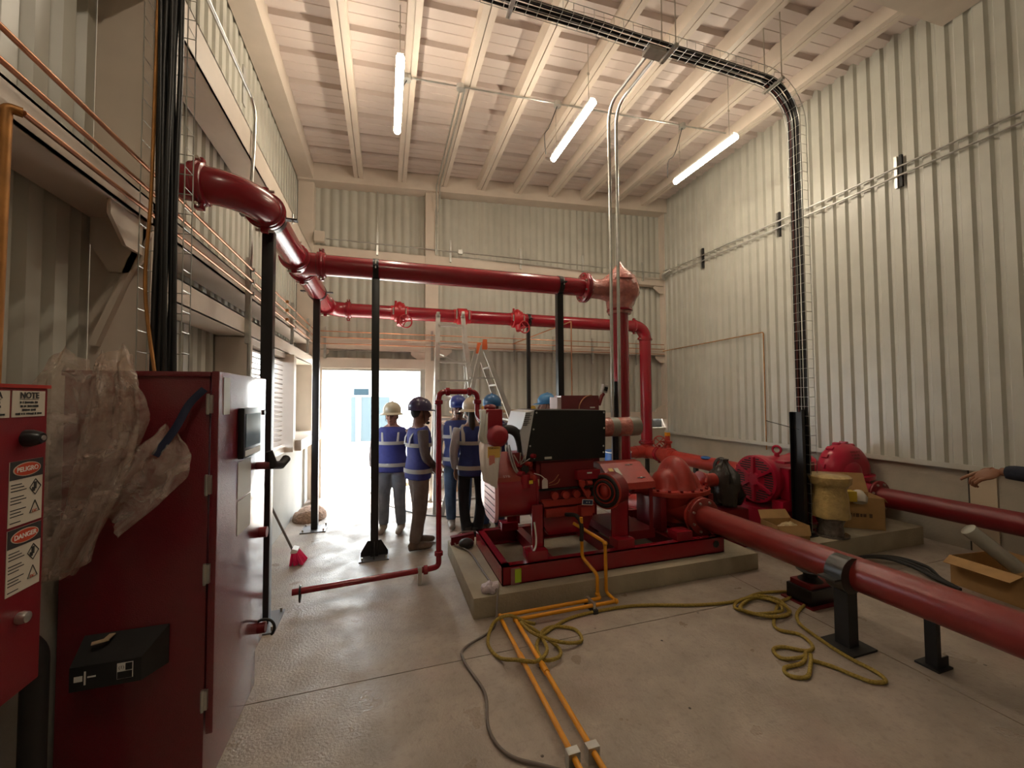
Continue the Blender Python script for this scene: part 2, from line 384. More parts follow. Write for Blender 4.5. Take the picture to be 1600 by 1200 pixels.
# ceiling deck (strips across the room) and purlins
ce = thing('ceiling', 'pale ribbed metal roof deck on cream purlins', None, (0, 0, 5.9)); struct(ce)
DP = .48
def deckz(x): return roof_z(x) + .20
y = -3.0 - .02
proto = None
while y < 7.75:
    pr = [(0, 0), (.115, 0), (.120, .006), (.127, .006), (.132, 0), (.245, 0), (.250, .006), (.257, .006), (.262, 0), (.372, 0), (.392, .055), (.458, .055), (.48, 0)]
    if proto is None:
        m = MB(); vs = []
        for a, d in pr:
            for xx in (-1.62, 6.42): vs.append((xx, a, deckz(xx) + d))
        m.add(vs, [(2 * i, 2 * i + 1, 2 * i + 3, 2 * i + 2) for i in range(len(pr) - 1)])
        proto = m.build('deck_strip', deckm, ce); proto.location.y = y
    else: inst(proto, ce, (0, y, 0))
    y += DP
MB().add([(xx, yy, deckz(xx) + .12) for xx in (-1.7, 6.5) for yy in (-3.4, 8.0)], [(0, 1, 3, 2)]).build('roof_cover', mat('roof_outer', (.3, .3, .3), .8), ce)
for i in range(9):
    X = -.47 + .745 * i; zb = roof_z(X)
    p = MB().bb((X - .075, -3.2, zb), (X - .006, 7.47, zb + .21)).bb((X + .006, -3.2, zb), (X + .075, 7.47, zb + .21)).bb((X - .02, -3.2, zb + .03), (X + .02, 7.47, zb + .2)).build('purlin', cream, ce)
MB().add([(xx, yy, zs(xx, dd)) for xx in (-1.45, 6.08) for yy in (2.2, 2.72) for dd in (-.07, .2)], [(0, 1, 3, 2), (4, 6, 7, 5), (0, 4, 5, 1), (2, 3, 7, 6), (0, 2, 6, 4), (1, 5, 7, 3)]).build('main_beam', cream, ce)

# ================================================================ lamps
def led(x, y0, z, label, first=None):
    if first is None:
        t = thing('led_tube_light', label, 'light', (x, y0, z), 'hanging LED tube lights')
        ln = 1.2
        MB().tube([(x, y0, z), (x, y0 + .01, z), (x, y0 + ln - .01, z), (x, y0 + ln, z)], [.03, .042, .042, .03], 16).build('diffuser', ledm, t, smooth=True)
        MB().bb((x - .034, y0 + .02, z + .030), (x + .034, y0 + ln - .02, z + .06)).build('housing', whitep, t)
        for yy in (y0 + .12, y0 + ln - .12):
            MB().cyl((x, yy, z + .05), (x, yy, deckz(x) + .02), .004, n=6).torus((x, yy, z + .43), (0, 1, 0), .014, .004, 12, 5).build('hanger', steel, t)
        return t
    c = copy_tree(first); c.location = (x, y0, z); c['label'] = label; return c
L1 = led(.133, 4.11, 5.19, 'LED tube lamp nearest the left wall, under the ceiling')
led(2.33, 4.07, 5.19, 'LED tube lamp in the middle of the three')
led(4.48, 4.06, 5.19, 'LED tube lamp nearest the right corrugated wall')
led(.133, -.9, 5.19, 'LED tube lamp hanging behind the viewer')
t = thing('lighting_conduit', 'thin steel conduit run crossing under the purlins between lamps', 'conduit', (.2, 4.92, 5.6))
MB().tube([(xx, 4.92, roof_z(xx) - .02) for xx in (.22, 2.5, 5.2)], .011, 8).build('pipe', galv, t)
for xx in (.24, .90, 2.25, 4.35):
    MB().cyl((xx, 4.92, roof_z(xx) - .06), (xx, 4.92, roof_z(xx)), .05, n=14).build('junction_box', galv, t)
    if xx != .90:
        MB().tube(spline([(xx, 4.92, roof_z(xx) - .05), (xx - .1, 4.98, 5.45), (xx - .12, 5.1, 5.4), (xx - .06, 5.2, 5.2)], 5), .006, 6).build('drop_cord', blackm, t)
t = thing('conduit', 'steel conduit pair running along a purlin to the back wall', 'conduit', (.95, 6, 5.6))
for dx in (0, .06): MB().tube(rnd([(.90 + dx, 4.92, roof_z(.9) - .02), (.90 + dx, 7.43, roof_z(.9) - .02), (.90 + dx, 7.43, 5.3), (.90 + dx * .5, 7.52, 5.2), (.90 + dx * .5, 7.52, 4.4)], .05), .012, 8).build('pipe', galv, t)
# ================================================================ red control cabinets
cab = thing('control_cabinet', 'tall red pump control cabinet with touch screen on its bright side', 'cabinet', (-.96, 2.43, 0))
MB().bb((-1.23, 2.07, .0), (-.735, 2.79, 1.815)).build('body', cabred, cab, bevel=.008)
MB().bb((-1.235, 2.06, 1.80), (-.73, 2.80, 1.822)).build('top_lip', cabred, cab, bevel=.004)
dr = MB().bb((-.728, 2.066, .27), (-.70, 2.79, 1.825)).build('door', cabred, cab, bevel=.006)
for z in (.42, .95, 1.33, 1.68):
    MB().bb((-.742, 2.052, z - .04), (-.718, 2.07, z + .04)).cyl((-.735, 2.052, z - .045), (-.735, 2.052, z + .045), .006, n=8).build('hinge', galv, dr)
scr = MB().bb((-.70, 2.31, 1.40), (-.672, 2.60, 1.655)).build('touch_screen', black, dr, bevel=.008)
MB().bb((-.672, 2.335, 1.455), (-.670, 2.575, 1.625)).build('glass', mat('screen_glass', (.10, .17, .20), .12), scr)
MB().bb((-.672, 2.33, 1.41), (-.6705, 2.58, 1.44)).build('bezel_label', whitep, scr)
lbl = mat('sticker_grey', (.52, .52, .48), .5)
MB().bb((-.70, 2.12, 1.63), (-.698, 2.195, 1.80)).build('sticker', lbl, dr)
MB().bb((-.70, 2.32, 1.20), (-.698, 2.52, 1.385)).build('sticker', lbl, dr)
MB().bb((-.70, 2.32, 1.02), (-.698, 2.52, 1.19)).build('sticker', lbl, dr)
hd = MB().cyl((-.70, 2.62, 1.32), (-.63, 2.62, 1.32), .022, n=14).build('isolator_hub', cabred, dr, smooth=True)
MB().tube([(-.635, 2.62, 1.40), (-.62, 2.63, 1.32), (-.60, 2.74, 1.30), (-.585, 2.80, 1.33)], [.018, .028, .024, .026], 10).build('lever', blackm, hd, smooth=True)
MB().cyl((-.70, 2.74, 1.62), (-.69, 2.74, 1.62), .016, n=12).build('keyhole', black, dr)
for z in (.92, .37): MB().cyl((-.70, 2.70, z), (-.66, 2.70, z), .03, n=14).build('latch', redd, dr, smooth=True)
tr = MB().torus((-.70 + .03, 2.70, .36), (0, 1, 0), .055, .008, 20, 6, -PI / 2, PI / 2).build('pull_handle', blackm, dr, smooth=True)
# black moulded holder on the near side
hb = MB().prism([(-1.14, 2.066, .60), (-1.14, 2.066, .74), (-.86, 2.066, .74), (-.86, 2.066, .60)], (0, -.001, 0))
hb.add([(-1.14, 2.066, .60), (-.86, 2.066, .60), (-.86, 2.066, .76), (-1.14, 2.066, .76), (-1.13, 1.97, .60), (-.91, 1.97, .60), (-.91, 1.97, .69), (-1.13, 1.97, .69)],
       [(0, 3, 2, 1), (4, 5, 6, 7), (0, 1, 5, 4), (1, 2, 6, 5), (2, 3, 7, 6), (3, 0, 4, 7)])
hb = hb.build('holder', blackm, cab)
tape = mat('masking_tape', (.55, .42, .26), .8)
MB().box((-1.06, 2.01, .755), (.05, .022, .004), Matrix.Rotation(.4, 3, 'Z')).box((-1.045, 2.03, .757), (.02, .05, .004)).build('tape', tape, hb)
MB().bb((-1.115, 1.968, .635), (-1.09, 1.9695, .655)).bb((-1.085, 1.968, .62), (-1.08, 1.9695, .67)).bb((-1.075, 1.968, .645), (-1.05, 1.9695, .65)).build('pictogram', whitep, hb)
pg = MB().bb((-.985, 1.968, .62), (-.935, 1.9695, .68)).build('sticker', whitep, hb)
MB().bb((-.983, 1.966, .622), (-.937, 1.968, .648)).bb((-.958, 1.966, .652), (-.937, 1.968, .678)).build('print', black, pg)
text('(1)', 'print', black, pg, (-.971, 1.967, .664), .016, (1, 0, 0), (0, 0, 1))

cb2 = thing('wall_cabinet', 'small red wall cabinet with warning stickers and black knob at the left edge', 'cabinet', (-1.2, 1.2, .92))
XC, YC = -.955, 1.545
MB().bb((-1.24, .85, .905), (XC - .025, YC - .01, 1.735)).build('body', cabred, cb2, bevel=.006)
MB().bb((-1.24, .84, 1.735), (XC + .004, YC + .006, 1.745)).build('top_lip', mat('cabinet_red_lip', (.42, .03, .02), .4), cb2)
d2 = MB().bb((XC - .024, .85, .90), (XC, YC, 1.735)).build('door', mat('cabinet_red_bright', (.19, .005, .012), .4, bump=.05, bscale=250), cb2, bevel=.005)
MB().prof((XC, 1.475, 1.595), (XC + .06, 1.475, 1.595), [(0, .024), (.012, .024), (.032, .017), (.036, .014)]).build('knob', black, d2, smooth=True)
MB().cyl((XC + .034, 1.475, 1.595), (XC + .039, 1.475, 1.595), .007, n=10).build('key_barrel', alu, d2)
MB().prof((XC, 1.47, 1.105), (XC + .022, 1.47, 1.105), [(0, .015), (.008, .017), (.02, .014), (.022, .008)]).build('lock', galv, d2, smooth=True)
paper = mat('label_paper', (.62, .57, .48), .6)
ink = mat('label_ink', (.03, .028, .03), .7); inkr = mat('danger_red', (.55, .06, .02), .6)
XL = XC + .0015
yd, zd = (0, 1, 0), (0, 0, 1)
def sticker(y0, y1, z0, z1, m=paper, par=None, d=0): return MB().bb((XC + d, y0, z0), (XL + d, y1, z1)).build('sticker', m, par or d2)
# top notes
for y0, y1, ttl in ((1.425, 1.533, 'NOTE'), (1.305, 1.418, 'NOTA')):
    s = sticker(y0, y1, 1.655, 1.727); yc = (y0 + y1) / 2
    text(ttl, 'lettering', ink, s, (XL + .001, yc, 1.714), .023, yd, zd, bold=.0006)
    MB().bb((XL, yc - .03, 1.703), (XL + .0008, yc + .03, 1.7045)).build('underline', ink, s)
    for k in range(4): dashes('small_print', ink, s, (XL, yc, 1.695 - k * .0105), yd, zd, (.062, .058, .046, .088)[k], .0065, 0, seed=k)
# danger stickers
for zt, word in ((1.535, 'PELIGRO'), (1.352, 'DANGER')):
    s = sticker(1.425, 1.533, zt - .175, zt)
    hdr = MB().bb((XL, 1.425, zt - .05), (XL + .0006, 1.533, zt)).build('header', ink, s)
    MB().prof((XL, 1.479, zt - .025), (XL + .0012, 1.479, zt - .025), [(0, .045), (.0012, .045)], 28).build('oval', mat('oval_rim', (.6, .5, .4), .6), s)
    o = s.children[-1]
    for v in o.data.vertices: v.co.z = (v.co.z - (zt - .025 - .92)) * .42 + (zt - .025 - .92)
    o2 = MB().prof((XL + .0011, 1.479, zt - .025), (XL + .0016, 1.479, zt - .025), [(0, .042), (.0005, .042)], 28).build('oval', inkr, s)
    for v in o2.data.vertices: v.co.z = (v.co.z - (zt - .025 - .92)) * .40 + (zt - .025 - .92)
    text(word, 'lettering', mat('label_white', (.8, .75, .7), .6), s, (XL + .002, 1.479, zt - .025), .018, yd, zd, bold=.0004)
    m = MB()
    for k in range(13):
        if k % 4 != 3: m.bb((XL, 1.430, zt - .062 - k * .0085), (XL + .0006, 1.463 + .008 * ((k * 7) % 3), zt - .0645 - k * .0085))
    m.build('small_print', ink, s)
    for zc, kind in ((zt - .080, 4), (zt - .140, 3)):
        pts = [(math.sin(2 * PI * i / kind) * .022, math.cos(2 * PI * i / kind) * .022) for i in range(kind)]
        MB().tube([(XL + .0006, 1.508 + a * .85, zc + b) for a, b in pts + [pts[0]]], .0011, 5).build('symbol', ink, s)
        if kind == 4: MB().bb((XL, 1.503, zc - .006), (XL + .001, 1.512, zc + .014)).bb((XL, 1.497, zc - .012), (XL + .001, 1.507, zc + .0)).build('symbol', ink, s)
        else: text('DC', 'symbol', inkr, s, (XL + .001, 1.508, zc - .008), .012, yd, zd)
tag(MB().tube(rnd([(-1.16, 1.86, 0), (-1.16, 1.86, .86), (-1.23, 1.75, .93)], .08), .035, 12).build('upright_tube', blackm, smooth=True), 'black upright tube standing between the two red cabinets', 'conduit')  # dark rounded upright in the gap, drawn as a black tube

# plastic film draped over the cabinet corner: a crumpled closed-fold sheet
plast = mat('plastic_film', (.90, .78, .70), .08, bump=.7, bscale=75, coat=1)
pn = plast.node_tree; pb = pn.nodes['Principled BSDF']; pb.inputs['Specular IOR Level'].default_value = 1.0
tr_ = pn.nodes.new('ShaderNodeBsdfTransparent'); tr_.inputs[0].default_value = (.95, .90, .86, 1); mxs = pn.nodes.new('ShaderNodeMixShader')
wn_ = pn.nodes.new('ShaderNodeTexNoise'); wn_.inputs['Scale'].default_value = 7; wn_.inputs['Detail'].default_value = 6; wn_.inputs['Distortion'].default_value = 1.5
wm_ = pn.nodes.new('ShaderNodeMapRange'); wm_.inputs['From Min'].default_value = .35; wm_.inputs['From Max'].default_value = .68; wm_.inputs['To Min'].default_value = .10; wm_.inputs['To Max'].default_value = .44
pn.links.new(pn.nodes['Texture Coordinate'].outputs['Object'], wn_.inputs['Vector']); pn.links.new(wn_.outputs['Fac'], wm_.inputs['Value']); pn.links.new(wm_.outputs['Result'], mxs.inputs[0])
pn.links.new(tr_.outputs[0], mxs.inputs[1]); pn.links.new(pb.outputs[0], mxs.inputs[2]); pn.links.new(mxs.outputs[0], pn.nodes['Material Output'].inputs[0])
from mathutils import noise as NZ
def film(name, outline_l, outline_r, depth, label, cat, nu=34, nv=44, fold=.03, seed=0, m=plast, smooth=True, parent=None, hump=0):
    """sheet between two edge curves (x,z lists) at y = depth(u,v); vertical folds"""
    Lc = spline(outline_l, 12); Rc = spline(outline_r, 12); vs = []
    def samp(c, t): f = t * (len(c) - 1); i = min(int(f), len(c) - 2); return c[i].lerp(c[i + 1], f - i)
    for j in range(nv + 1):
        a = samp(Lc, j / nv); b = samp(Rc, j / nv)
        for i in range(nu + 1):
            u = i / nu; p = a.lerp(b, u)
            n1 = NZ.noise(V((u * 5 + seed, j / nv * 1.6, seed))); n2 = NZ.noise(V((u * 14, j / nv * 9 + seed, 3.1)))
            n3 = abs(NZ.noise(V((u * 9 + seed * 2, j / nv * 5, 7))))
            d = (math.sin(u * 17 + 2.5 * j / nv + n1 * 3) * .5 + n1) * fold + n2 * fold * .45 - n3 * fold * .6
            vs.append((p.x + n2 * .006, p.y + d, p.z + n1 * .008 + hump * (1 - j / nv) ** 3 * (abs(math.sin(u * 5.2 + .5)) - .55 + .5 * n1)))
    fs = [(j * (nu + 1) + i, j * (nu + 1) + i + 1, (j + 1) * (nu + 1) + i + 1, (j + 1) * (nu + 1) + i) for j in range(nv) for i in range(nu)]
    o = MB().add(vs, fs).build(name, m, parent, smooth=False)
    for p in o.data.polygons: p.use_smooth = smooth
    md = o.modifiers.new('thickness', 'SOLIDIFY'); md.thickness = .0012
    if label: tag(o, label, cat)
    return o
pw = thing('plastic_wrap', 'crumpled clear plastic wrap hanging over the near corner of the tall red cabinet', 'plastic wrap', (-1.1, 2.0, 1.0))
yA = 1.985
film('sheet', [(-1.255, yA + .05, 1.875), (-1.32, yA + .04, 1.70), (-1.31, yA, 1.50), (-1.28, yA, 1.22), (-1.27, yA, .99)],
     [(-1.00, yA + .06, 1.86), (-.94, yA, 1.77), (-.905, yA - .02, 1.62), (-1.00, yA, 1.35), (-1.08, yA, 1.08)], .0, None, None, seed=1, fold=.036, parent=pw, hump=.10)
film('sheet', [(-1.13, yA + .08, 1.87), (-1.10, yA + .0, 1.78), (-1.11, yA - .035, 1.55), (-1.17, yA - .03, 1.25), (-1.26, yA - .01, 1.00)],
     [(-.99, yA + .07, 1.86), (-.935, yA - .01, 1.72), (-.93, yA - .03, 1.52), (-1.00, yA - .03, 1.28), (-1.12, yA, 1.04)], .0, None, None, seed=4, fold=.026, parent=pw, hump=.06)
film('sheet', [(-.875, yA + .04, 1.585), (-.95, yA - .02, 1.50), (-1.06, yA - .03, 1.36), (-1.07, yA - .02, 1.30)],
     [(-.84, yA + .04, 1.56), (-.775, yA, 1.48), (-.79, yA - .01, 1.36), (-.985, yA - .02, 1.17)], 0, None, None, nu=24, nv=26, seed=9, fold=.022, parent=pw, hump=.05)
bt = MB().add([], [])
sp = spline([(-.742, 2.035, 1.745), (-.79, 2.02, 1.68), (-.825, 1.99, 1.58), (-.88, 1.965, 1.475)], 8)
bt.tube(sp, .015, 8, rb=.003, ref=(1, 0, -.6)); tag(bt.build('strap', mat('blue_strap', (.006, .013, .045), .6), smooth=True), 'dark blue strap lying across the plastic wrap', 'strap')

# ================================================================ cable trays and cables
def wire_tray(name, label, path, side, nrm, w, h, step):
    """wire mesh tray following path; side = width direction, per point; nrm = open side direction per point"""
    t = thing(name, label, 'cable tray', path[0])
    P_ = [V(p) for p in path]; S = [V(s) for s in side]; Nn = [V(n) for n in nrm]
    for a, b in ((-.5, 0), (0, 0), (.5, 0), (-.5, 1), (.5, 1)):
        MB().tube([p + s * (a * w) + n * (b * h) for p, s, n in zip(P_, S, Nn)], .0028, 5).build('long_wire', galv, t)
    acc = 0; k = 0; first = None; m = MB()
    for i in range(len(P_) - 1):
        L = (P_[i + 1] - P_[i]).length
        while acc < L:
            f = acc / L; p = P_[i].lerp(P_[i + 1], f); s = S[i].lerp(S[i + 1], f).normalized(); n = Nn[i].lerp(Nn[i + 1], f).normalized()
            q = [p - s * w / 2 + n * h, p - s * w / 2, p + s * w / 2, p + s * w / 2 + n * h]
            MB().tube(q, .0026, 4).build('cross_wire', galv, t)
            acc += step
        acc -= L
    return t
# horizontal run at Y=3.24, z=5.2, then down at X=4.4
top = [( -.9 + .4 * i, 3.24, 5.19) for i in range(12)] + [(3.95, 3.24, 5.19)]
bend = arc((3.95, 3.24, 4.74), .45, PI / 2, 0, (1, 0, 0), (0, 0, 1), 8)
down = [(4.40, 3.24, z) for z in (4.2, 3.4, 2.6, 1.8, 1.0, .5, .22)]
path = top + bend[1:] + down
side = [(0, 1, 0)] * len(path)
nrm = [(0, 0, 1)] * len(top) + [V((math.cos(a), 0, math.sin(a))) for a in [PI / 2 - PI / 2 * i / 8 for i in range(1, 9)]] + [(1, 0, 0)] * len(down)
wire_tray('cable_tray', 'galvanised wire mesh cable tray crossing the room and dropping by the motor', path, side, nrm, .15, .10, .105)
for k in range(7):
    oy = -.055 + .0185 * k; on = .018 + .013 * (k % 3); jit = [.004 * math.sin(i * 1.7 + k * 2) for i in range(len(path))]
    tag(MB().tube([V(p) + V((0, oy + j, 0)) + V(n) * on for p, n, j in zip(path, nrm, jit)], .0125, 8).build('power_cable', cablem, smooth=True), 'thick black power cable bundled in the wire tray overhead and down to the motor', 'cable', 'black cables in the long tray')
tag(MB().tube([V(p) + V((0, .04, 0)) + V(n) * .012 for p, n in zip(path[13:], nrm[13:])], .009, 7).build('control_cable', mat('brown_cable', (.10, .02, .015), .5)), 'thin dark red cable beside the black ones in the dropping tray', 'cable')
for xx, w in ((1.05, 'above the middle lamp'), (2.72, 'right of the paired conduits'), (4.12, 'at the tray bend')):
    t = thing('tray_hanger', 'threaded rod tray hanger ' + w, 'hanger', (xx, 3.24, 5.1), 'threaded rod tray hangers')
    MB().bb((xx - .02, 3.12, 5.155), (xx + .02, 3.36, 5.18)).build('strut', galv, t)
    for yy in (3.14, 3.34): MB().cyl((xx, yy, 5.14), (xx, yy, deckz(xx)), .006, n=6).build('rod', steel, t)
# post of the drop
t = thing('cable_post', 'black steel channel post carrying the cable drop beside the red motor', 'post', (4.33, 3.24, .2))
MB().bb((4.345, 3.17, .2), (4.352, 3.31, 1.52)).bb((4.30, 3.17, .2), (4.352, 3.176, 1.55)).bb((4.30, 3.304, .2), (4.352, 3.31, 1.52)).build('channel', black, t)
MB().bb((4.26, 3.1, .2), (4.40, 3.38, .212)).build('base_plate', black, t)
MB().tube([(4.30, 3.2, 1.33), (4.12, 3.45, 1.42)], .004, 5).build('tie', blackm, t)
# left vertical bundle
lp = [(-1.06, 2.47, z) for z in (1.83, 2.2, 2.6, 3.0, 3.4, 3.8, 4.3, 4.8)] + arc((-1.06, 2.85, 4.82), .37, PI, PI / 2, (0, 1, 0), (0, 0, 1), 6)[1:] + [(-1.06, 3.24, 5.19)]
ls = [(1, 0, 0)] * len(lp); ln_ = [(0, -1, 0)] * 8 + [(0, -.7, .7)] * 3 + [(0, -.3, .95)] * 3 + [(0, 0, 1)]
ln_ = ln_[:len(lp)] + [(0, 0, 1)] * (len(lp) - len(ln_))
wire_tray('cable_tray', 'wire mesh cable tray standing against the near left column', lp, ls, ln_, .18, .09, .105)
for k in range(8):
    ox = -.045 + .0195 * (k % 5) + (.01 if k > 4 else 0); on = .03 + (.026 if k > 4 else 0)
    tag(MB().tube([V(p) + V((ox + .006 * math.sin(i * 1.3 + k * 2.1), 0, 0)) + V(n) * on for i, (p, n) in enumerate(zip(lp, ln_))], .0125, 8).build('power_cable', cablem, smooth=True), 'thick black power cable bundled in the tray at the left column', 'cable', 'black cables at the left column')
tag(MB().tube(spline([(-1.115, 2.42, 3.9), (-1.12, 2.42, 3.2), (-1.12, 2.41, 2.7), (-1.13, 2.40, 2.25), (-1.07, 2.37, 1.83)], 6), .008, 7).build('copper_tube', coppero, smooth=True), 'dull copper tube strapped to the cable bundle above the tall cabinet', 'tube')

# ================================================================ small bore copper and conduits
t = thing('copper_line', 'three bright copper lines along the left wall girt', 'copper pipe', (-1.15, 2, 2.75))
for z, y0, x in ((2.87, -1.5, -1.15), (2.765, -1.5, -1.15), (2.655, 1.72, -1.15)):
    MB().tube([(x, y0, z), (x, 7.4, z)], .010, 8).build('pipe', copper, t)
for yy in (4.12, 5.9, 7.0):
    MB().bb((-1.2, yy - .02, 2.42), (-1.165, yy + .02, 2.98)).build('strut', galv, t)
    for z in (2.87, 2.765, 2.655): MB().bb((-1.17, yy - .012, z - .018), (-1.135, yy + .012, z + .018)).build('clamp', galv, t)
for k, z in enumerate((2.87, 2.765, 2.655)): MB().ell((-1.13, 5.35, z), (.02, .02, .02), 10, 6).build('union', coppero, t)
MB().tube(rnd([(-1.15, 1.72, 2.655), (-1.18, 1.70, 2.655), (-1.185, 1.70, 1.70)], .02), .016, 10).build('drop_pipe', coppero, t)
t = thing('copper_line', 'thin copper lines across the back wall above the doorway', 'copper pipe', (2, 7.5, 2.7))
for z in (2.87, 2.765, 2.655): MB().tube([(-1.13, 7.50, z), (6.0, 7.50, z)], .009, 7).build('pipe', copper, t)
for xx in (-1.0, .83, 2.45, 3.3, 4.2, 5.3):
    MB().bb((xx - .02, 7.51, 2.40), (xx + .02, 7.55, 2.95)).build('strut', galv, t)
t = thing('copper_line', 'single copper line with corner drop on the right corrugated wall', 'copper pipe', (6.08, 5.1, .9))
MB().tube(rnd([(5.95, 7.48, 2.72), (6.07, 7.36, 2.745), (6.07, 5.08, 2.775), (6.07, 5.08, .8)], .03), .009, 7).build('pipe', coppero, t)
t = thing('copper_line', 'thin orange copper line bent down in front of the lower header', 'copper pipe', (3.2, 6.5, 1.2))
MB().tube(rnd([(2.4, 7.49, 2.76), (3.15, 6.4, 3.05), (3.15, 6.4, 1.1)], .02), .011, 7).build('pipe', copper, t)
t = thing('conduit', 'pair of steel conduits along the right wall on strut brackets', 'conduit', (6.06, 4, 4.45))
for z in (4.42, 4.53): MB().tube([(6.055, -3, z), (6.055, 7.2, z), (5.95, 7.42, z)], .013, 8).build('pipe', galv, t)
for yy in (1.5, 3.17, 4.77, 6.4): 
    for dy in (-.025, .025): MB().bb((6.065, yy + dy - .014, 4.28), (6.1, yy + dy + .014, 4.68)).build('strut', blackm if dy < 0 else galv, t)
MB().tube(rnd([(6.0, 7.25, 4.5), (5.9, 7.38, 4.42), (6.0, 7.43, 4.34)], .05), .035, 8).build('elbow_box', galv, t)
t = thing('conduit', 'long thin conduit with small boxes across the upper back wall', 'conduit', (2, 7.5, 4.5))
for z in (4.50,): MB().tube([(-1.0, 7.52, z), (5.95, 7.52, z)], .011, 7).build('pipe', galv, t)
MB().tube([(1.35, 7.52, 4.42), (5.95, 7.52, 4.36)], .008, 7).build('pipe', galv, t)
MB().bb((-1.18, 7.46, 4.42), (-1.02, 7.54, 4.6)).build('box', cream, t); MB().bb((1.32, 7.48, 4.46), (1.40, 7.54, 4.54)).build('box', galv, t)
for xx in (-.15, 1.18, 2.6, 4.0, 5.5): MB().bb((xx - .018, 7.53, 4.3), (xx + .018, 7.56, 4.72)).build('strut', galv, t)
t = thing('conduit', 'steel conduit dropping down the left wall beside the louvres', 'conduit', (-1.18, 4.15, 1))
MB().tube(rnd([(-1.18, -2, 4.46), (-1.18, 4.1, 4.46), (-1.175, 4.2, 4.38), (-1.175, 4.18, 4.0), (-1.17, 4.12, 3.75), (-1.17, 4.12, 1.03)], .08), .016, 8).build('pipe', galv, t, smooth=True)
MB().bb((-1.2, 3.92, 4.28), (-1.19, 3.99, 4.62)).build('strut', galv, t); MB().bb((-1.2, 4.09, 2.2), (-1.165, 4.15, 2.95)).build('strut', galv, t)
t = thing('conduit', 'two shiny steel conduits bending down from the overhead tray behind the engine', 'conduit', (2.5, 4, 1.2))
for dx, z in ((0, 5.15), (.10, 5.15)):
    MB().tube(rnd([(2.50 + dx, 3.28, z), (2.50 + dx, 4.02, z), (2.49 + dx * .9, 4.02, .55)], .24, 10), .019, 10).build('pipe', galv, t, smooth=True)
MB().bb((2.46, 3.2, 5.13), (2.66, 3.32, 5.17)).build('strut', galv, t)
t = thing('strut_post', 'black strut post behind the engine holding the conduits', 'post', (2.56, 4.05, .16))
MB().bb((2.535, 4.04, .16), (2.575, 4.08, 1.88)).build('strut', black, t); MB().bb((2.47, 3.97, .16), (2.64, 4.14, .17)).build('base_plate', black, t)
# ================================================================ red fire pipework
HZ = 3.12; HY = 4.6; RX = -.87; LY = 6.85; R8 = .112
def coupling(c, d, parent, r=R8, nm='coupling'):
    c, d = V(c), V(d).normalized(); m = MB()
    m.prof(c - d * .045, c + d * .045, [(0, r + .006), (.008, r + .022), (.03, r + .022), (.036, r + .03), (.054, r + .03), (.06, r + .022), (.082, r + .022), (.09, r + .006)], 28)
    o = m.build(nm, red, parent, smooth=True)
    u = V((0, 0, 1)) if abs(d.z) < .9 else V((1, 0, 0)); w = d.cross(u)
    for s in (-1, 1):
        b = MB().box(c + u * (s * (r + .035)), (.05, .05, .05)).build('lug', red, o, bevel=.01)
        MB().cyl(c + u * (s * (r + .04)) - w * .06, c + u * (s * (r + .04)) + w * .06, .011, n=8).build('bolt', steel, o)
    return o
def flange(c, d, parent, r, t=.03, nb=8, m=red, rb=None):
    c, d = V(c), V(d).normalized(); o = MB().prof(c - d * t / 2, c + d * t / 2, [(0, r - .004), (.004, r), (t - .004, r), (t, r - .004)], 36).build('flange', m, parent, smooth=True)
    u = d.orthogonal().normalized(); w = d.cross(u); rb = rb or r * .82
    for k in range(nb):
        a = 2 * PI * (k + .5) / nb; p = c + u * (rb * math.cos(a)) + w * (rb * math.sin(a))
        MB().cyl(p - d * (t / 2 + .018), p + d * (t / 2 + .018), .013, n=6).build('bolt', steel, o)
    return o
def clamp_saddle(c, d, parent, r=R8, ears=True, w=.06):
    c, d = V(c), V(d).normalized(); o = MB().prof(c - d * w / 2, c + d * w / 2, [(0, r + .006), (w, r + .006)], 28).build('clamp', black, parent, smooth=True)
    if ears:
        s = d.cross(V((0, 0, 1))).normalized()
        for k in (-1, 1):
            MB().box(c + s * (k * (r + .045)), (.08, .05, .012), Matrix((s, d, V((0, 0, 1)))).transposed()).build('ear', black, o)
            MB().cyl(c + s * (k * (r + .05)) - V((0, 0, .03)), c + s * (k * (r + .05)) + V((0, 0, .05)), .007, n=6).build('bolt', galv, o)
    return o
def gate_valve(c, parent, hw_off=(.09, -.16, -.16)):
    """grooved gate valve on a pipe along X, hand wheel facing the viewer below"""
    c = V(c); o = MB().prof(c - V((.14, 0, 0)), c + V((.14, 0, 0)), [(0, .118), (.05, .118), (.06, .15), (.22, .15), (.23, .118), (.28, .118)], 24).ell(c + V((0, 0, .02)), (.09, .15, .17)).build('valve_body', mat('valve_red', (.42, .012, .020), .35), parent, smooth=True)
    vm = MATS['valve_red']
    MB().cyl(c + V((0, -.05, -.1)), c + V((0, -.1, -.22)), .055, .045).build('gearbox', vm, o, smooth=True)
    h = c + V(hw_off)
    MB().cyl(c + V((0, -.1, -.19)), h, .018, n=10).build('stem', vm, o)
    wv = V((.25, -1, 0)).normalized(); m = MB().torus(h, wv, .105, .011, 28, 8); u = wv.orthogonal().normalized(); w = wv.cross(u)
    for k in range(3):
        a = 2 * PI * k / 3 + .4; m.cyl(h, h + (u * math.cos(a) + w * math.sin(a)) * .105, .009, n=6)
    m.ell(h, (.025, .025, .025), 10, 6); m.build('hand_wheel', vm, o, smooth=True)
    MB().cyl(c + V((-.06, 0, .15)), c + V((-.06, 0, .2)), .02, n=8).cyl(c + V((.06, 0, .13)), c + V((.06, 0, .17)), .014, n=8).build('boss', vm, o)
    for s in (-.1, .1): MB().cyl(c + V((s, -.125, -.05)), c + V((s, -.125, .06)), .012, n=6).build('bolt', steel, o)
    return o
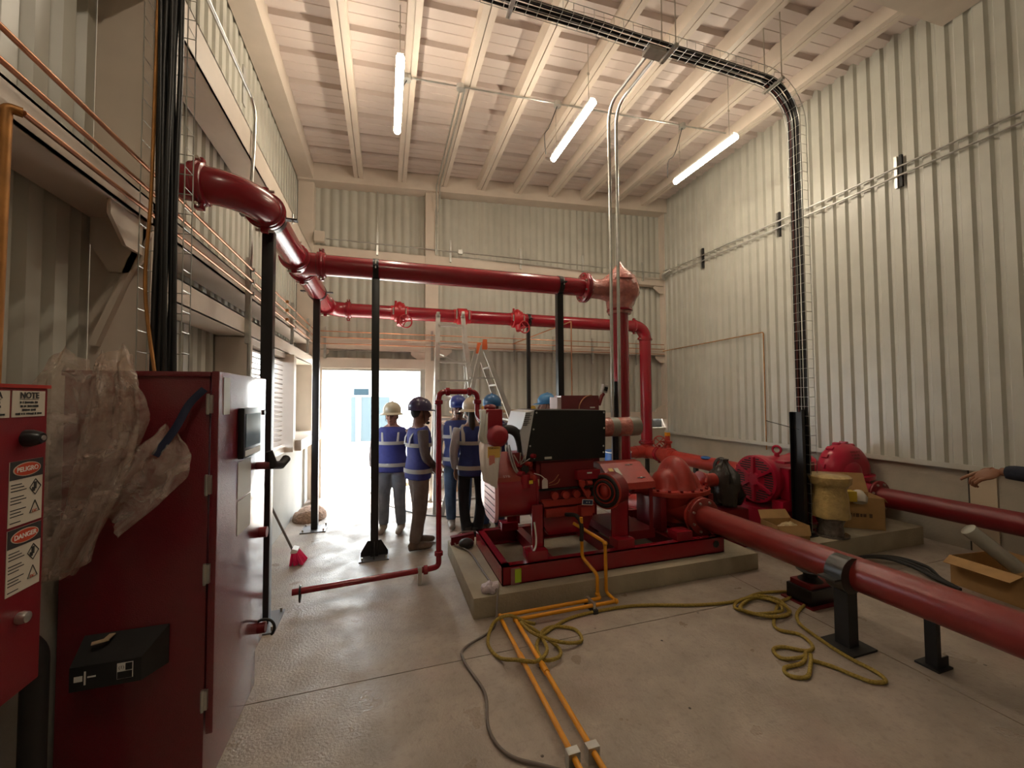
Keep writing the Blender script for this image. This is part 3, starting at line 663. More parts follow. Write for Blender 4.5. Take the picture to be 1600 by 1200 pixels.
def elbow(c, r, a0, a1, u, w, parent, m=red, pr=R8): return MB().tube(arc(c, r, a0, a1, u, w, 14), pr + .006, 28).build('elbow', m, parent, smooth=True)
# upper header
t = thing('header_pipe', 'large glossy red header pipe with elbow and tee high at left', 'pipe', (RX, 4.6, HZ))
ER = .30; Y0 = 3.08
MB().cyl((-1.45, Y0, HZ), (RX - ER, Y0, HZ), R8, n=32).build('pipe', red, t, smooth=True)
elbow((RX - ER, Y0 + ER, HZ), ER, -PI / 2, 0, (1, 0, 0), (0, 1, 0), t)
coupling((RX - ER, Y0, HZ), (1, 0, 0), t); coupling((RX, Y0 + ER, HZ), (0, 1, 0), t)
MB().cyl((RX, Y0 + ER, HZ), (RX, HY - .2, HZ), R8, n=32).build('pipe', red, t, smooth=True)
tee = MB().cyl((RX, HY - .2, HZ), (RX, HY + .2, HZ), R8 + .008, n=32).cyl((RX, HY, HZ), (RX + .22, HY, HZ), R8 + .008, n=32).build('tee', red, t, smooth=True)
coupling((RX, HY - .2, HZ), (0, 1, 0), t); coupling((RX, HY + .2, HZ), (0, 1, 0), t); coupling((RX + .22, HY, HZ), (1, 0, 0), t)
MB().cyl((RX + .22, HY, HZ), (2.42, HY, HZ), R8, n=32).build('pipe', red, t, smooth=True)
flange((2.44, HY, HZ), (1, 0, 0), t, .19); 
MB().cyl((RX, HY + .2, HZ), (RX, LY - ER, HZ), R8, n=32).build('pipe', red, t, smooth=True)
# wrapped angle valve at the end of the upper header, then the first riser
wrapm = mat('wrap_film', (.48, .17, .14), .2, var=.35, vscale=11, bump=.9, bscale=30, coat=.6)
t = thing('wrapped_valve', 'angle valve wrapped in clear film on top of the front riser', 'valve', (2.98, HY, HZ - .25))
flange((2.475, HY, HZ), (1, 0, 0), t, .19)
m = MB(); rings = [(2.49, .16, 0), (2.56, .115, 0), (2.68, .12, .0), (2.80, .16, .01), (2.90, .20, .02), (3.0, .22, .02), (3.1, .215, .01), (3.17, .17, 0), (3.2, .1, 0)]
n = 28; vs = []
for x, r, dz in rings:
    for k in range(n):
        a = 2 * PI * k / n; nn = NZ.noise(V((x * 9, math.cos(a) * 2.5, math.sin(a) * 2.5))) * .022
        vs.append((x + nn, HY + (r + nn) * math.cos(a), HZ + dz + (r + nn) * math.sin(a) * (1.05 if math.sin(a) > 0 else 1.25 if x > 2.8 else 1)))
m.add(vs, [(i * n + k, i * n + (k + 1) % n, (i + 1) * n + (k + 1) % n, (i + 1) * n + k) for i in range(len(rings) - 1) for k in range(n)] + [tuple((len(rings) - 1) * n + k for k in range(n)), tuple(range(n - 1, -1, -1))])
m.build('body', wrapm, t, smooth=True)
m = MB(); m.prof((2.985, HY, HZ + .12), (2.985, HY, HZ + .42), [(0, .215), (.06, .205), (.07, .19), (.2, .06), (.27, .02)], 24); m.build('film_peak', wrapm, t, smooth=True)
m = MB(); m.prof((2.98, HY, HZ - .32), (2.98, HY, HZ - .05), [(0, .15), (.1, .17), (.27, .19)], 20); m.build('film_skirt', wrapm, t, smooth=True)
t = thing('riser_pipe', 'thick red vertical riser pipe below the film-wrapped valve', 'pipe', (2.98, HY, 0))
MB().cyl((2.98, HY, .62), (2.98, HY, HZ - .30), R8, n=32).build('pipe', red, t, smooth=True)
flange((2.98, HY, HZ - .27), (0, 0, 1), t, .17, nb=8)
elbow((2.98, HY - .25, .62), .25, 0, -PI / 2, (0, 1, 0), (0, 0, 1), t)
MB().bb((2.90, HY - .05, 0), (3.06, HY + .11, .4)).build('plinth', padm, t)
# lower header along the back wall
t = thing('header_pipe', 'red header pipe with valves running before the back wall', 'pipe', (2, LY, HZ))
elbow((RX + ER, LY - ER, HZ), ER, PI, PI / 2, (1, 0, 0), (0, 1, 0), t)
coupling((RX, LY - ER, HZ), (0, 1, 0), t); coupling((RX + ER, LY, HZ), (1, 0, 0), t)
MB().cyl((RX + ER, LY, HZ), (5.02 - .25, LY, HZ), R8, n=32).build('pipe', red, t, smooth=True)
elbow((5.02 - .25, LY, HZ - .25), .25, PI / 2, 0, (1, 0, 0), (0, 0, 1), t); coupling((4.77, LY, HZ), (1, 0, 0), t, r=R8 - .012); coupling((5.02, LY, HZ - .25), (0, 0, 1), t, r=R8 - .012)
MB().cyl((5.02, LY, .78), (5.02, LY, HZ - .25), R8, n=32).build('pipe', red, t, smooth=True)
gate_valve((.22, LY, HZ), t); gate_valve((2.28, LY, HZ), t)
cv = MB().prof((1.12, LY, HZ), (1.42, LY, HZ), [(0, .118), (.06, .118), (.07, .14), (.23, .14), (.24, .118), (.3, .118)], 24).build('check_valve', MATS['valve_red'], t, smooth=True)
for x in (1.16, 1.38): MB().cyl((x, LY - .125, HZ - .07), (x, LY - .125, HZ + .08), .014, n=6).build('bolt', steel, cv)
MB().bb((1.24, LY - .152, HZ - .06), (1.29, LY - .145, HZ + .06)).build('tag', whitep, cv)
# second discharge pipe: tee below the riser, run to the second pump
t = thing('discharge_pipe', 'red discharge pipe running along the right side to the electric pump', 'pipe', (5.02, 5.5, .5))
DZ = .60
MB().cyl((5.02, LY, .48), (5.02, LY, .78), R8 + .012, n=28).cyl((4.74, LY, DZ), (5.02, LY, DZ), R8 + .012, n=28).cyl((5.02, LY - .35, DZ), (5.02, LY, DZ), R8 + .012, n=28).build('tee', redp, t, smooth=True)
coupling((5.02, LY, .79), (0, 0, 1), t); coupling((5.02, LY - .37, DZ), (0, 1, 0), t)
vb = MB().prof((5.02, LY - .42, DZ), (5.02, LY - .82, DZ), [(0, .12), (.08, .12), (.1, .15), (.3, .15), (.32, .12), (.4, .12)], 24).build('valve_body', redp, t, smooth=True)
h = V((4.86, LY - .60, .86)); m = MB().torus(h, (-.6, -.8, 0), .105, .011, 26, 8).cyl(h, (5.02, LY - .62, .86), .014, n=8)
for k in range(4):
    a = PI / 4 + PI / 2 * k; u = V((.8, -.6, 0)); m.cyl(h, h + (u * math.cos(a) + V((0, 0, 1)) * math.sin(a)) * .105, .009, n=6)
m.build('hand_wheel', redp, vb, smooth=True)
MB().prof((5.02, LY - .62, .72), (5.02, LY - .62, .97), [(0, .07), (.1, .06), (.12, .085), (.15, .085), (.16, .05), (.25, .04)], 16).build('bonnet', redp, vb, smooth=True)
MB().bb((4.99, LY - .65, .95), (5.06, LY - .58, 1.03)).build('indicator', yellow, vb)
MB().cyl((5.02, LY - .82, DZ), (5.02, 4.62, DZ), R8, n=32).build('pipe', redp, t, smooth=True)
MB().cyl((4.40, LY, DZ), (4.74, LY, DZ), R8, n=28).build('pipe', redp, t, smooth=True)
MB().tube(rnd([(5.02, 4.62, DZ), (5.02, 4.42, DZ), (5.69, 4.42, DZ), (5.69, 4.0, DZ)], .2, 8), R8, 28).build('pipe', redp, t, smooth=True)
MB().torus((5.02, 5.0, DZ), (0, 1, 0), R8 + .004, .03, 24, 8).build('strap', blackm, t)
MB().ell((4.97, 5.25, DZ + .1), (.07, .09, .03), 12, 8).build('blue_cap', mat('blue_plastic', (.03, .13, .40), .4), t, smooth=True)
MB().bb((4.98, LY - .05, 0), (5.04, LY + .01, .46)).build('stand', black, t)
MB().bb((4.99, 5.5, 0), (5.05, 5.56, .5)).build('stand', black, t)
t = thing('drum', 'small blue drum with white rim behind the front riser', 'drum', (3.65, 5.75, 0))
MB().prof((3.65, 5.75, 0), (3.65, 5.75, .82), [(0, .20), (.02, .21), (.4, .215), (.8, .21), (.82, .2)], 24).build('body', MATS['blue_plastic'], t, smooth=True)
for z in (.56, .80): MB().torus((3.65, 5.75, z), (0, 0, 1), .214, .011, 28, 6).build('rim', whitep, t)

# pipe support posts
def post(x, y, label, ztop=HZ - R8, w=.08, gus=False, d=(1, 0, 0), plate=(.30, .30), rot=0):
    t = thing('support_post', label, 'post', (x, y, 0), 'black pipe support posts')
    MB().bb((x - w / 2, y - w / 2, .012), (x + w / 2, y + w / 2, ztop)).build('pole', black, t, bevel=.004)
    MB().bb((x - plate[0] / 2, y - plate[1] / 2, 0), (x + plate[0] / 2, y + plate[1] / 2, .012)).build('base_plate', mat('plate_steel', (.20, .20, .21), .4, .5), t)
    for sx in (-1, 1):
        for sy in (-1, 1): MB().cyl((x + sx * plate[0] * .4, y + sy * plate[1] * .4, .01), (x + sx * plate[0] * .4, y + sy * plate[1] * .4, .04), .009, n=6).build('anchor', steel, t)
    if gus:
        for sx in (-1, 1): MB().prism([(x + sx * w / 2, y - .004, .012), (x + sx * .14, y - .004, .012), (x + sx * .14, y - .004, .05), (x + sx * .07, y - .004, .17), (x + sx * w / 2, y - .004, .17)], (0, .008, 0)).build('gusset', black, t)
        MB().prism([(x - .004, y - w / 2, .012), (x - .004, y - .14, .012), (x - .004, y - .14, .05), (x - .004, y - .07, .17), (x - .004, y - w / 2, .17)], (.008, 0, 0)).build('gusset', black, t)
    clamp_saddle((x, y, HZ), d, t)
    return t
post(RX, Y0 + ER + .12, 'black support post behind the tall red cabinet under the header elbow', d=(0, 1, 0), plate=(.22, .34))
post(-.105, HY, 'black support post with gusseted foot in front of the doorway', gus=True)
post(RX, 5.78, 'black support post against the left side of the doorway', d=(0, 1, 0))
post(2.10, HY, 'black support post rising behind the black engine cover')
post(2.50, LY, 'slim black support post under the right gate valve by the back wall', w=.06)
tag(MB().tube([(-.15, 7.51, 5.45), (-.15, 7.51, 4.5)], .008, 6).build('drop_conduit', galv), 'thin vertical conduit on the back wall above the doorway', 'conduit')

# small-bore loop at floor level
t = thing('loop_pipe', 'small red pipe loop rising from the floor in front of the workers', 'pipe', (.48, 3.8, 0)); r = .026
LP = [(-.72, 3.70, .12), (.40, 3.80, .12), (.485, 3.83, .12), (.485, 3.83, 1.76), (.86, 3.83, 1.76), (.86, 3.83, 1.50), (.93, 3.62, 1.45)]
MB().tube(rnd(LP, .07, 8), r, 14).build('pipe', red, t, smooth=True)
for p, d in (((.36, 3.79, .12), (1, 0, 0)), ((.485, 3.83, .24), (0, 0, 1)), ((.485, 3.83, 1.66), (0, 0, 1)), ((.57, 3.83, 1.76), (1, 0, 0)), ((.78, 3.83, 1.76), (1, 0, 0)), ((.86, 3.83, 1.66), (0, 0, 1))):
    d = V(d); c = V(p); MB().prof(c - d * .022, c + d * .022, [(0, .032), (.006, .04), (.038, .04), (.044, .032)], 14).build('union', red, t, smooth=True)
MB().bb((.29, 3.765, 0), (.325, 3.82, .15)).build('strap', galv, t)
t2 = tag(MB().torus((-.66, 3.7, .10), (1, .1, 0), .06, .008, 20, 6).build('ring_strap', black), 'black ring strap around the floor pipe beside the cabinet', 'strap')

# ================================================================ concrete pads
tag(MB().bb((.65, 3.05, 0), (3.50, 4.38, .16)).build('equipment_pad', padm, bevel=.012), 'raised concrete pad under the diesel pump set', 'concrete pad')
tag(MB().bb((3.95, 2.96, 0), (5.86, 4.35, .20)).build('equipment_pad', padm, bevel=.012), 'raised concrete pad under the electric pump set at right', 'concrete pad')

# suction pipes
def suction(x, y0, y1, z, label, m):
    t = thing('suction_pipe', label, 'pipe', (x, y1, 0))
    MB().cyl((x, y0, z), (x, y1, z), R8, n=36).build('pipe', m, t, smooth=True)
    flange((x, y1 - .02, z), (0, 1, 0), t, .185, nb=8, m=m, rb=.15)
    return t
s1 = suction(3.07, -3.1, 3.31, .485, 'long red suction pipe in the foreground running to the diesel pump', redpipe)
s2 = suction(5.69, -3.1, 3.30, .48, 'red suction pipe along the right wall behind the cardboard boxes', redd)
def stand(y, x, label, z):
    t = thing('pipe_stand', label, 'pipe stand', (x, y, 0))
    MB().bb((x - .045, y - .045, .01), (x + .045, y + .045, z)).build('leg', blackm, t); MB().bb((x - .12, y - .11, 0), (x + .12, y + .11, .012)).build('base_plate', blackm, t)
    MB().prof((x, y - .055, .485), (x, y + .055, .485), [(0, R8 + .006), (.11, R8 + .006)], 32).build('clamp', mat('clamp_grey', (.05, .048, .042), .35, .4), t, smooth=True)
    for k in (-1, 1): MB().bb((x + k * (R8 + .002), y - .055, .47), (x + k * (R8 + .07), y + .055, .482)).build('ear', MATS['clamp_grey'], t)
stand(1.95, 3.0, 'dark steel stand clamped around the foreground suction pipe', .4)
t = thing('pipe_stand', 'short black angle stand under the foreground pipe near the right edge', 'pipe stand', (3.28, 1.62, 0))
MB().bb((3.25, 1.6, .01), (3.29, 1.66, .40)).build('leg', blackm, t); MB().bb((3.22, 1.58, 0), (3.36, 1.70, .012)).bb((3.29, 1.6, .01), (3.36, 1.606, .07)).build('foot', blackm, t)
t = thing('spring_support', 'black box support block beneath the foreground pipe', 'support', (3.35, 2.45, 0))
MB().bb((3.22, 2.33, 0), (3.56, 2.60, .012)).build('base_plate', redd, t); MB().bb((3.25, 2.36, .012), (3.53, 2.57, .13)).build('block', black, t, bevel=.006)
MB().bb((3.27, 2.38, .13), (3.51, 2.55, .17)).build('cap', redd, t); MB().prof((3.38, 2.46, .17), (3.38, 2.46, .25), [(0, .09), (.03, .05), (.05, .05), (.08, .1)], 18).build('neck', blackm, t)
# ================================================================ diesel pump set
EY = 3.66
sk = thing('pump_skid', 'red steel channel skid frame on the concrete pad', 'skid', (2.05, EY, .16))
def chan(a, b, h0, h1, web=(0, -1, 0), fl=.07):
    a, b = V(a), V(b); w = V(web); m = MB()
    for z in (h0, h1 - .01):
        c0 = a - w * fl; c1 = b - w * fl
        m.add([(a.x, a.y, z), (b.x, b.y, z), (c1.x, c1.y, z), (c0.x, c0.y, z), (a.x, a.y, z + .01), (b.x, b.y, z + .01), (c1.x, c1.y, z + .01), (c0.x, c0.y, z + .01)], [(0, 3, 2, 1), (4, 5, 6, 7), (0, 1, 5, 4), (1, 2, 6, 5), (2, 3, 7, 6), (3, 0, 4, 7)])
    e = a - w * .01; f = b - w * .01
    m.add([(a.x, a.y, h0), (b.x, b.y, h0), (f.x, f.y, h0), (e.x, e.y, h0), (a.x, a.y, h1), (b.x, b.y, h1), (f.x, f.y, h1), (e.x, e.y, h1)], [(0, 3, 2, 1), (4, 5, 6, 7), (0, 1, 5, 4), (1, 2, 6, 5), (2, 3, 7, 6), (3, 0, 4, 7)])
    return m
chan((.915, 3.17, 0), (3.20, 3.17, 0), .162, .318).build('rail', red, sk)
chan((.915, 4.15, 0), (3.20, 4.15, 0), .162, .318, (0, 1, 0)).build('rail', red, sk)
chan((.915, 3.17, 0), (.915, 4.15, 0), .162, .318, (-1, 0, 0)).build('rail', red, sk)
chan((3.20, 3.17, 0), (3.20, 4.15, 0), .162, .318, (1, 0, 0)).build('rail', red, sk)
for x in (1.36, 2.05, 2.70): MB().bb((x - .01, 3.18, .17), (x + .01, 4.14, .30)).bb((x - .04, 3.18, .30), (x + .04, 4.14, .31)).build('cross_member', redd, sk)
for x in (1.24, 2.10, 2.75):
    for y in (3.26, 4.06): MB().bb((x - .09, y - .07, .318), (x + .09, y + .07, .40)).build('mounting_block', red, sk, bevel=.006)
MB().cyl((3.10, 3.165, .25), (3.10, 3.18, .25), .034, n=20).build('lifting_eye', black, sk)
MB().bb((1.02, 3.155, .18), (1.075, 3.166, .29)).build('tag', mat('lime_tag', (.38, .55, .03), .5), sk)
MB().bb((.985, 3.157, .165), (1.06, 3.162, .30)).build('tag', mat('clear_tag', (.30, .12, .13), .4), sk)

en = thing('diesel_engine', 'red diesel engine with black cover panel and heat guard', 'engine', (1.55, EY, .32))
# black cover
cv = MB(); 
q = [(1.215, 3.40, 1.12), (2.02, 3.40, 1.115), (2.03, 3.40, 1.57), (1.30, 3.40, 1.585)]
cv.prism(q, (0, .50, 0)); cov = cv.build('engine_cover', mat('cover_black', (.012, .012, .012), .42, spec=.35), en, bevel=.006)
MB().prism([(1.19, 3.42, 1.20), (1.205, 3.405, 1.12), (1.295, 3.405, 1.58), (1.22, 3.42, 1.565), (1.165, 3.42, 1.38)], (0, .46, 0)).build('end_panel', mat('daylit_end', (.55, .56, .58), .45), cov)  # cover's end painted pale grey for the daylight falling on it from the door
m = MB()
for k in range(7):
    for j in range(4 if k % 2 else 3): m.bb((1.216 + j * .016 - k * .005, 3.402, 1.55 - k * .017), (1.226 + j * .016 - k * .005, 3.42, 1.554 - k * .017))
m.build('louvre', ink, cov)
for x, z in ((1.315, 1.56), (1.285, 1.41), (1.25, 1.26), (1.29, 1.15), (2.01, 1.55), (2.01, 1.40), (2.0, 1.23), (2.0, 1.17)):
    MB().ell((x, 3.398, z), (.009, .005, .009), 10, 6).build('screw', galv, cov)
MB().bb((1.39, 3.396, 1.135), (1.46, 3.40, 1.155)).build('plate', mat('plate_pale', (.6, .58, .5), .4), cov)
# block, sump, rails
blk = MB().bb((1.32, 3.44, .58), (1.92, 3.88, 1.13)).build('engine_block', redd, en, bevel=.02)
MB().bb((1.36, 3.42, .86), (1.90, 3.46, 1.10)).build('rocker_cover', mat('dark_red_cover', (.15, .006, .008), .5), en, bevel=.015)
MB().bb((1.36, 3.40, .70), (1.92, 3.46, .76)).build('block_rib', redp, en, bevel=.01)
MB().bb((1.40, 3.40, .60), (1.90, 3.46, .68)).build('block_rib', redp, en, bevel=.01)
for k in range(4): MB().cyl((1.48 + k * .11, 3.41, .80), (1.48 + k * .11, 3.37, .80), .035, n=12).build('core_plug', redp, en, smooth=True)
MB().prism([(1.36, 3.46, .58), (1.92, 3.46, .58), (1.85, 3.46, .42), (1.45, 3.46, .42)], (0, .38, 0)).build('oil_sump', red, en, bevel=.015)
MB().bb((1.33, 3.40, .845), (1.90, 3.44, .858)).build('loom', blackm, en)
# front guard (rounded hood) with its lower grille
def rprof(cy, cz, ry, rz, n=28, p=3.2):
    out = []
    for k in range(n):
        a = 2 * PI * k / n; c, s_ = math.cos(a), math.sin(a)
        out.append((cy + ry * math.copysign(abs(c) ** (2 / p), c), cz + rz * math.copysign(abs(s_) ** (2 / p), s_)))
    return out
rp = rprof(EY, .83, .32, .22)
hood = MB().prism([(.93, y, z) for y, z in rp], (.36, 0, 0)).build('fan_hood', red, en, smooth=True)
MB().prism([(1.285, y, z) for y, z in rprof(EY, .83, .325, .225)], (.02, 0, 0)).build('hood_rim', red, hood, smooth=True)
MB().add([(.93, 3.36, 1.0), (1.28, 3.36, 1.0), (1.18, 3.70, 1.18), (.93, 3.70, 1.18), (.93, 3.36, .95), (1.28, 3.36, .95), (1.18, 3.70, .95), (.93, 3.70, .95)], [(0, 1, 2, 3), (4, 7, 6, 5), (0, 4, 5, 1), (1, 5, 6, 2), (2, 6, 7, 3), (3, 7, 4, 0)]).build('sloped_top', mat('dusty_red', (.30, .05, .035), .6, var=.15), hood)
MB().bb((1.17, 3.333, .935), (1.25, 3.342, .965)).build('warning_label', mat('warning_yellow', (.75, .52, .03), .5), hood)
text('STB', 'lettering', mat('label_pale', (.6, .45, .4), .6), hood, (1.01, 3.345, 1.012), .04, (1, 0, 0), (0, .5, .3))
gr = MB().prism([(.90, y, z) for y, z in rprof(EY - .14, .80, .20, .20, p=4)], (.03, 0, 0)).build('grille', mat('grille_pink', (.62, .30, .32), .4), en)
m = MB()
for k in range(6): m.bb((.896, 3.34, .655 + k * .055), (.935, 3.70, .659 + k * .055))
m.build('slot', ink, gr)
sg = film('side_guard', [(.86, 3.62, 1.30), (.80, 3.50, 1.28), (.78, 3.36, 1.12), (.80, 3.34, .99)], [(1.0, 3.52, 1.30), (.98, 3.40, 1.24), (.94, 3.34, 1.10), (.915, 3.33, .92)], 0, None, None, nu=14, nv=18, fold=.008, seed=3, m=mat('guard_white', (.66, .60, .56), .35), parent=en)
MB().bb((.845, 3.355, 1.18), (.955, 3.36, 1.275)).build('sticker', mat('sticker_yellow', (.72, .45, .10), .5), en)
text('CUIDADO', 'lettering', ink, en, (.90, 3.352, 1.262), .020, (1, 0, 0), (0, 0, 1), bold=.0004)
MB().bb((.855, 3.350, 1.07), (.905, 3.355, 1.20)).build('sticker', mat('sticker_pink', (.62, .22, .18), .5), en)
# header tank box and its round cap, the white rag
tankr = mat('tank_red', (.30, .008, .018), .5)
af = MB().bb((.855, 3.44, 1.39), (1.005, 3.70, 1.595)).build('header_tank', tankr, en, bevel=.015)
MB().prof((.93, 3.60, 1.59), (.93, 3.60, 1.64), [(0, .05), (.02, .06), (.04, .05), (.05, .02)], 18).build('cap', redd, af, smooth=True)
MB().prof((.945, 3.46, 1.36), (.945, 3.33, 1.36), [(0, .075), (.03, .095), (.08, .095), (.10, .075), (.115, .07), (.13, .05)], 26).build('round_cover', tankr, en, smooth=True)
MB().cyl((.93, 3.5, 1.10), (.94, 3.5, 1.34), .05).build('neck', red, en, smooth=True)
film('rag', [(.80, 3.50, 1.59), (.795, 3.43, 1.48), (.775, 3.42, 1.36), (.80, 3.44, 1.31)], [(.875, 3.46, 1.60), (.86, 3.415, 1.50), (.855, 3.41, 1.38), (.86, 3.42, 1.29)], 0, None, None, nu=10, nv=16, fold=.012, seed=6, m=mat('rag_white', (.68, .68, .62), .8), parent=en)
# hoses, pipes and fittings between hood and cover
MB().tube(spline([(.99, 3.50, 1.36), (1.07, 3.49, 1.41), (1.15, 3.48, 1.37), (1.19, 3.48, 1.26), (1.20, 3.50, 1.17)], 6), .042, 14).build('radiator_hose', blackm, en, smooth=True)
for p in ((1.00, 3.50, 1.37), (1.20, 3.50, 1.19)): MB().torus(p, (.8, 0, .3) if p[0] < 1.1 else (0, 0, 1), .043, .006, 18, 6).build('hose_clip', galv, en)
m = MB()
for x in (1.03, 1.05): m.tube(spline([(x, 3.40, 1.28), (x + .03, 3.39, 1.16), (x + .07, 3.38, 1.05), (x + .14, 3.40, 1.0)], 5), .008, 7)
m.build('chrome_line', galv, en)
MB().bb((1.10, 3.46, .98), (1.30, 3.62, 1.20)).build('fuel_pump', redd, en, bevel=.02)
for k, (x, y, z, s) in enumerate(((1.12, 3.42, 1.10, .045), (1.22, 3.42, 1.10, .04), (1.14, 3.40, 1.02, .05), (1.24, 3.40, .98, .05), (1.26, 3.43, 1.17, .04))):
    MB().cyl((x, y, z), (x + .03, y - .05, z), s * .7, s * .5, n=12).build('fitting', redp if k % 2 else red, en, smooth=True)
MB().cyl((1.19, 3.40, 1.06), (1.19, 3.36, 1.06), .035, n=14).build('alternator', blackm, en, smooth=True)
m = MB()
for a in (.5, 1.0, 1.5, 2.1): m.cyl((1.14, 3.37, 1.10), (1.14 + .11 * math.cos(a), 3.37, 1.10 + .11 * math.sin(a)), .005, n=6)
m.build('injector_line', steel, en)
MB().cyl((1.19, 3.37, .90), (1.19, 3.37, 1.02), .045, n=16).build('fuel_filter', red, en, smooth=True)
MB().bb((1.275, 3.36, .905), (1.32, 3.363, .965)).build('tag', mat('tag_buff', (.55, .42, .22), .6), en)
MB().prism([(1.345, 3.352, .88), (1.40, 3.352, .88), (1.40, 3.352, .95), (1.385, 3.352, .97), (1.36, 3.352, .97), (1.345, 3.352, .95)], (0, .003, 0)).build('tag', mat('tag_white', (.60, .52, .50), .6), en)
MB().tube(spline([(1.27, 3.36, 1.02), (1.33, 3.355, 1.0), (1.375, 3.352, .965)], 5), .004, 5).build('tag_string', whitep, en)
for p in (((1.42, 3.37, .92), (1.47, 3.37, .94), (1.52, 3.38, .99)), ((1.42, 3.37, .90), (1.50, 3.37, .915), (1.53, 3.38, .95))): MB().tube(spline(p, 5), .004, 5).build('lead', copper, en)
MB().bb((1.70, 3.36, .93), (1.94, 3.46, 1.02)).build('terminal_box', red, en, bevel=.008)
MB().bb((1.80, 3.356, .985), (1.85, 3.36, .997)).build('nameplate', whitep, en)
MB().prof((1.735, 3.34, .87), (1.735, 3.34, .93), [(0, .02), (.02, .032), (.06, .03)], 12).cyl((1.79, 3.35, .90), (1.84, 3.35, .90), .024, n=12).build('sensor', redp, en, smooth=True)
MB().cyl((1.735, 3.34, .87), (1.79, 3.33, .77), .012, n=8).build('lead', redp, en)
# flywheel end: nested rings
fc = V((1.965, 3.32, .82)); fn = V((-1, -.55, .0)).normalized()
for R_, r_, m_ in ((.155, .014, redp), (.135, .022, blackm), (.108, .008, redp), (.088, .014, blackm), (.07, .010, redp)):
    o = MB().torus(fc + fn * (.16 - R_) * .25, fn, R_, r_, 32, 8).build('ring', m_, en, smooth=True)
MB().ell(fc, (.05, .05, .07), 14, 8).build('hub', redp, en, smooth=True)
MB().cyl(fc - fn * .02, fc - fn * .16, .14, .16, n=28).build('flywheel_case', redd, en, smooth=True)
pl = MB().box((1.775, 3.31, .735), (.11, .004, .05), Matrix.Rotation(.12, 3, 'Y')).build('control_plate', mat('plate_rim', (.60, .60, .58), .5), en)
MB().box((1.775, 3.307, .735), (.098, .003, .038), Matrix.Rotation(.12, 3, 'Y')).build('face', mat('plate_blue', (.02, .035, .09), .4), pl)
MB().ell((1.765, 3.305, .735), (.006, .002, .006), 8, 6).ell((1.79, 3.305, .733), (.006, .002, .008), 8, 6).build('mark', whitep, pl)
MB().bb((1.72, 3.33, .60), (1.84, 3.42, .69)).build('starter', redp, en, bevel=.015)
# feet
for x in (1.27, 2.10):
    for y in (3.29, 4.03):
        MB().bb((x - .05 if x < 2 else x - .09, y - .008, .40), (x + .06 if x < 2 else x + .09, y + .008, .76)).bb((x + (.05 if x < 2 else .08), y - .008, .40), (x + (.06 if x < 2 else .09), y + .09 * (1 if y < 3.6 else -1), .76)).build('foot', red, en)
MB().bb((2.0, 3.30, .70), (2.2, 4.02, .77)).build('bearer', red, en)
MB().tube(spline([(1.235, 3.27, .62), (1.24, 3.24, .5), (1.22, 3.21, .42), (1.17, 3.22, .36)], 5), .008, 6).build('drain_tube', whitep, en)
# coupling guard
cg = thing('coupling_guard', 'orange red sheet coupling guard between engine and pump', 'guard', (2.35, EY, .4))
P_ = [(3.36, .80), (3.38, .86), (3.62, 1.02), (3.72, 1.03), (3.95, .86), (3.97, .74)]
m = MB(); m.add([(x, y, z) for x in (2.08, 2.56) for y, z in P_], [(i, i + 1, i + 7, i + 6) for i in range(5)])
ho = m.build('hood', redp, cg, smooth=False); md = ho.modifiers.new('thick', 'SOLIDIFY'); md.thickness = .006
MB().prism([(2.08, y, z) for y, z in P_], (.005, 0, 0)).build('end_plate', redp, cg); MB().prism([(2.556, y, z) for y, z in P_], (.005, 0, 0)).build('end_plate', redp, cg)
nv = V((0, -.16, .24)).normalized(); nv = V((0, -.555, .832))
def onslope(x, t): return V((x, 3.38 + .24 * t, .86 + .16 * t)) + nv * .004
sx = V((1, 0, 0)); sy = V((0, .24, .16)).normalized(); Ms = Matrix((sx, sy, nv)).transposed()
for x, w_, mm in ((2.16, .05, MATS['sticker_yellow']), (2.225, .05, paper)): MB().box(onslope(x, .55), (w_, .10, .002), Ms).build('label', mm, ho)
for x, tt in ((2.44, .2), (2.40, .85)): MB().box(onslope(x, tt), (.09, .010, .002), Ms).build('slot', ink, ho); MB().ell(onslope(x, tt), (.012, .012, .008), 10, 6).build('bolt', galv, ho)
MB().cyl((2.0, EY, .75), (2.75, EY, .75), .045, n=18).build('shaft', steel, cg, smooth=True)
MB().bb((2.12, 3.36, .40), (2.16, 3.37, .80)).bb((2.48, 3.36, .40), (2.52, 3.37, .80)).bb((2.12, 3.96, .40), (2.16, 3.97, .80)).bb((2.48, 3.96, .40), (2.52, 3.97, .80)).bb((2.10, 3.36, .318), (2.54, 3.97, .40)).build('stand', redd, cg)

# split-case pump ---------------------------------------------------------
def casing(cx, cy, z0, ax, ay, hfun, name, m, parent, nr=18, na=56):
    vs = [(cx, cy, z0 + hfun(0, 0))]; fs = []
    for i in range(1, nr + 1):
        for k in range(na):
            a = 2 * PI * k / na; x = ax * i / nr * math.cos(a); y = ay * i / nr * math.sin(a)
            vs.append((cx + x, cy + y, z0 + hfun(x, y)))
    for k in range(na): fs.append((0, 1 + k, 1 + (k + 1) % na))
    for i in range(nr - 1):
        for k in range(na):
            a = 1 + i * na + k; b = 1 + i * na + (k + 1) % na; fs.append((a, a + na, b + na, b))
    base = len(vs)
    for k in range(na): p = vs[1 + (nr - 1) * na + k]; vs.append((p[0], p[1], z0 - .03))
    for k in range(na): a = 1 + (nr - 1) * na + k; b = 1 + (nr - 1) * na + (k + 1) % na; fs.append((a, base + k, base + (k + 1) % na, b))
    fs.append(tuple(base + k for k in range(na)))
    return MB().add(vs, fs).build(name, m, parent, smooth=True)
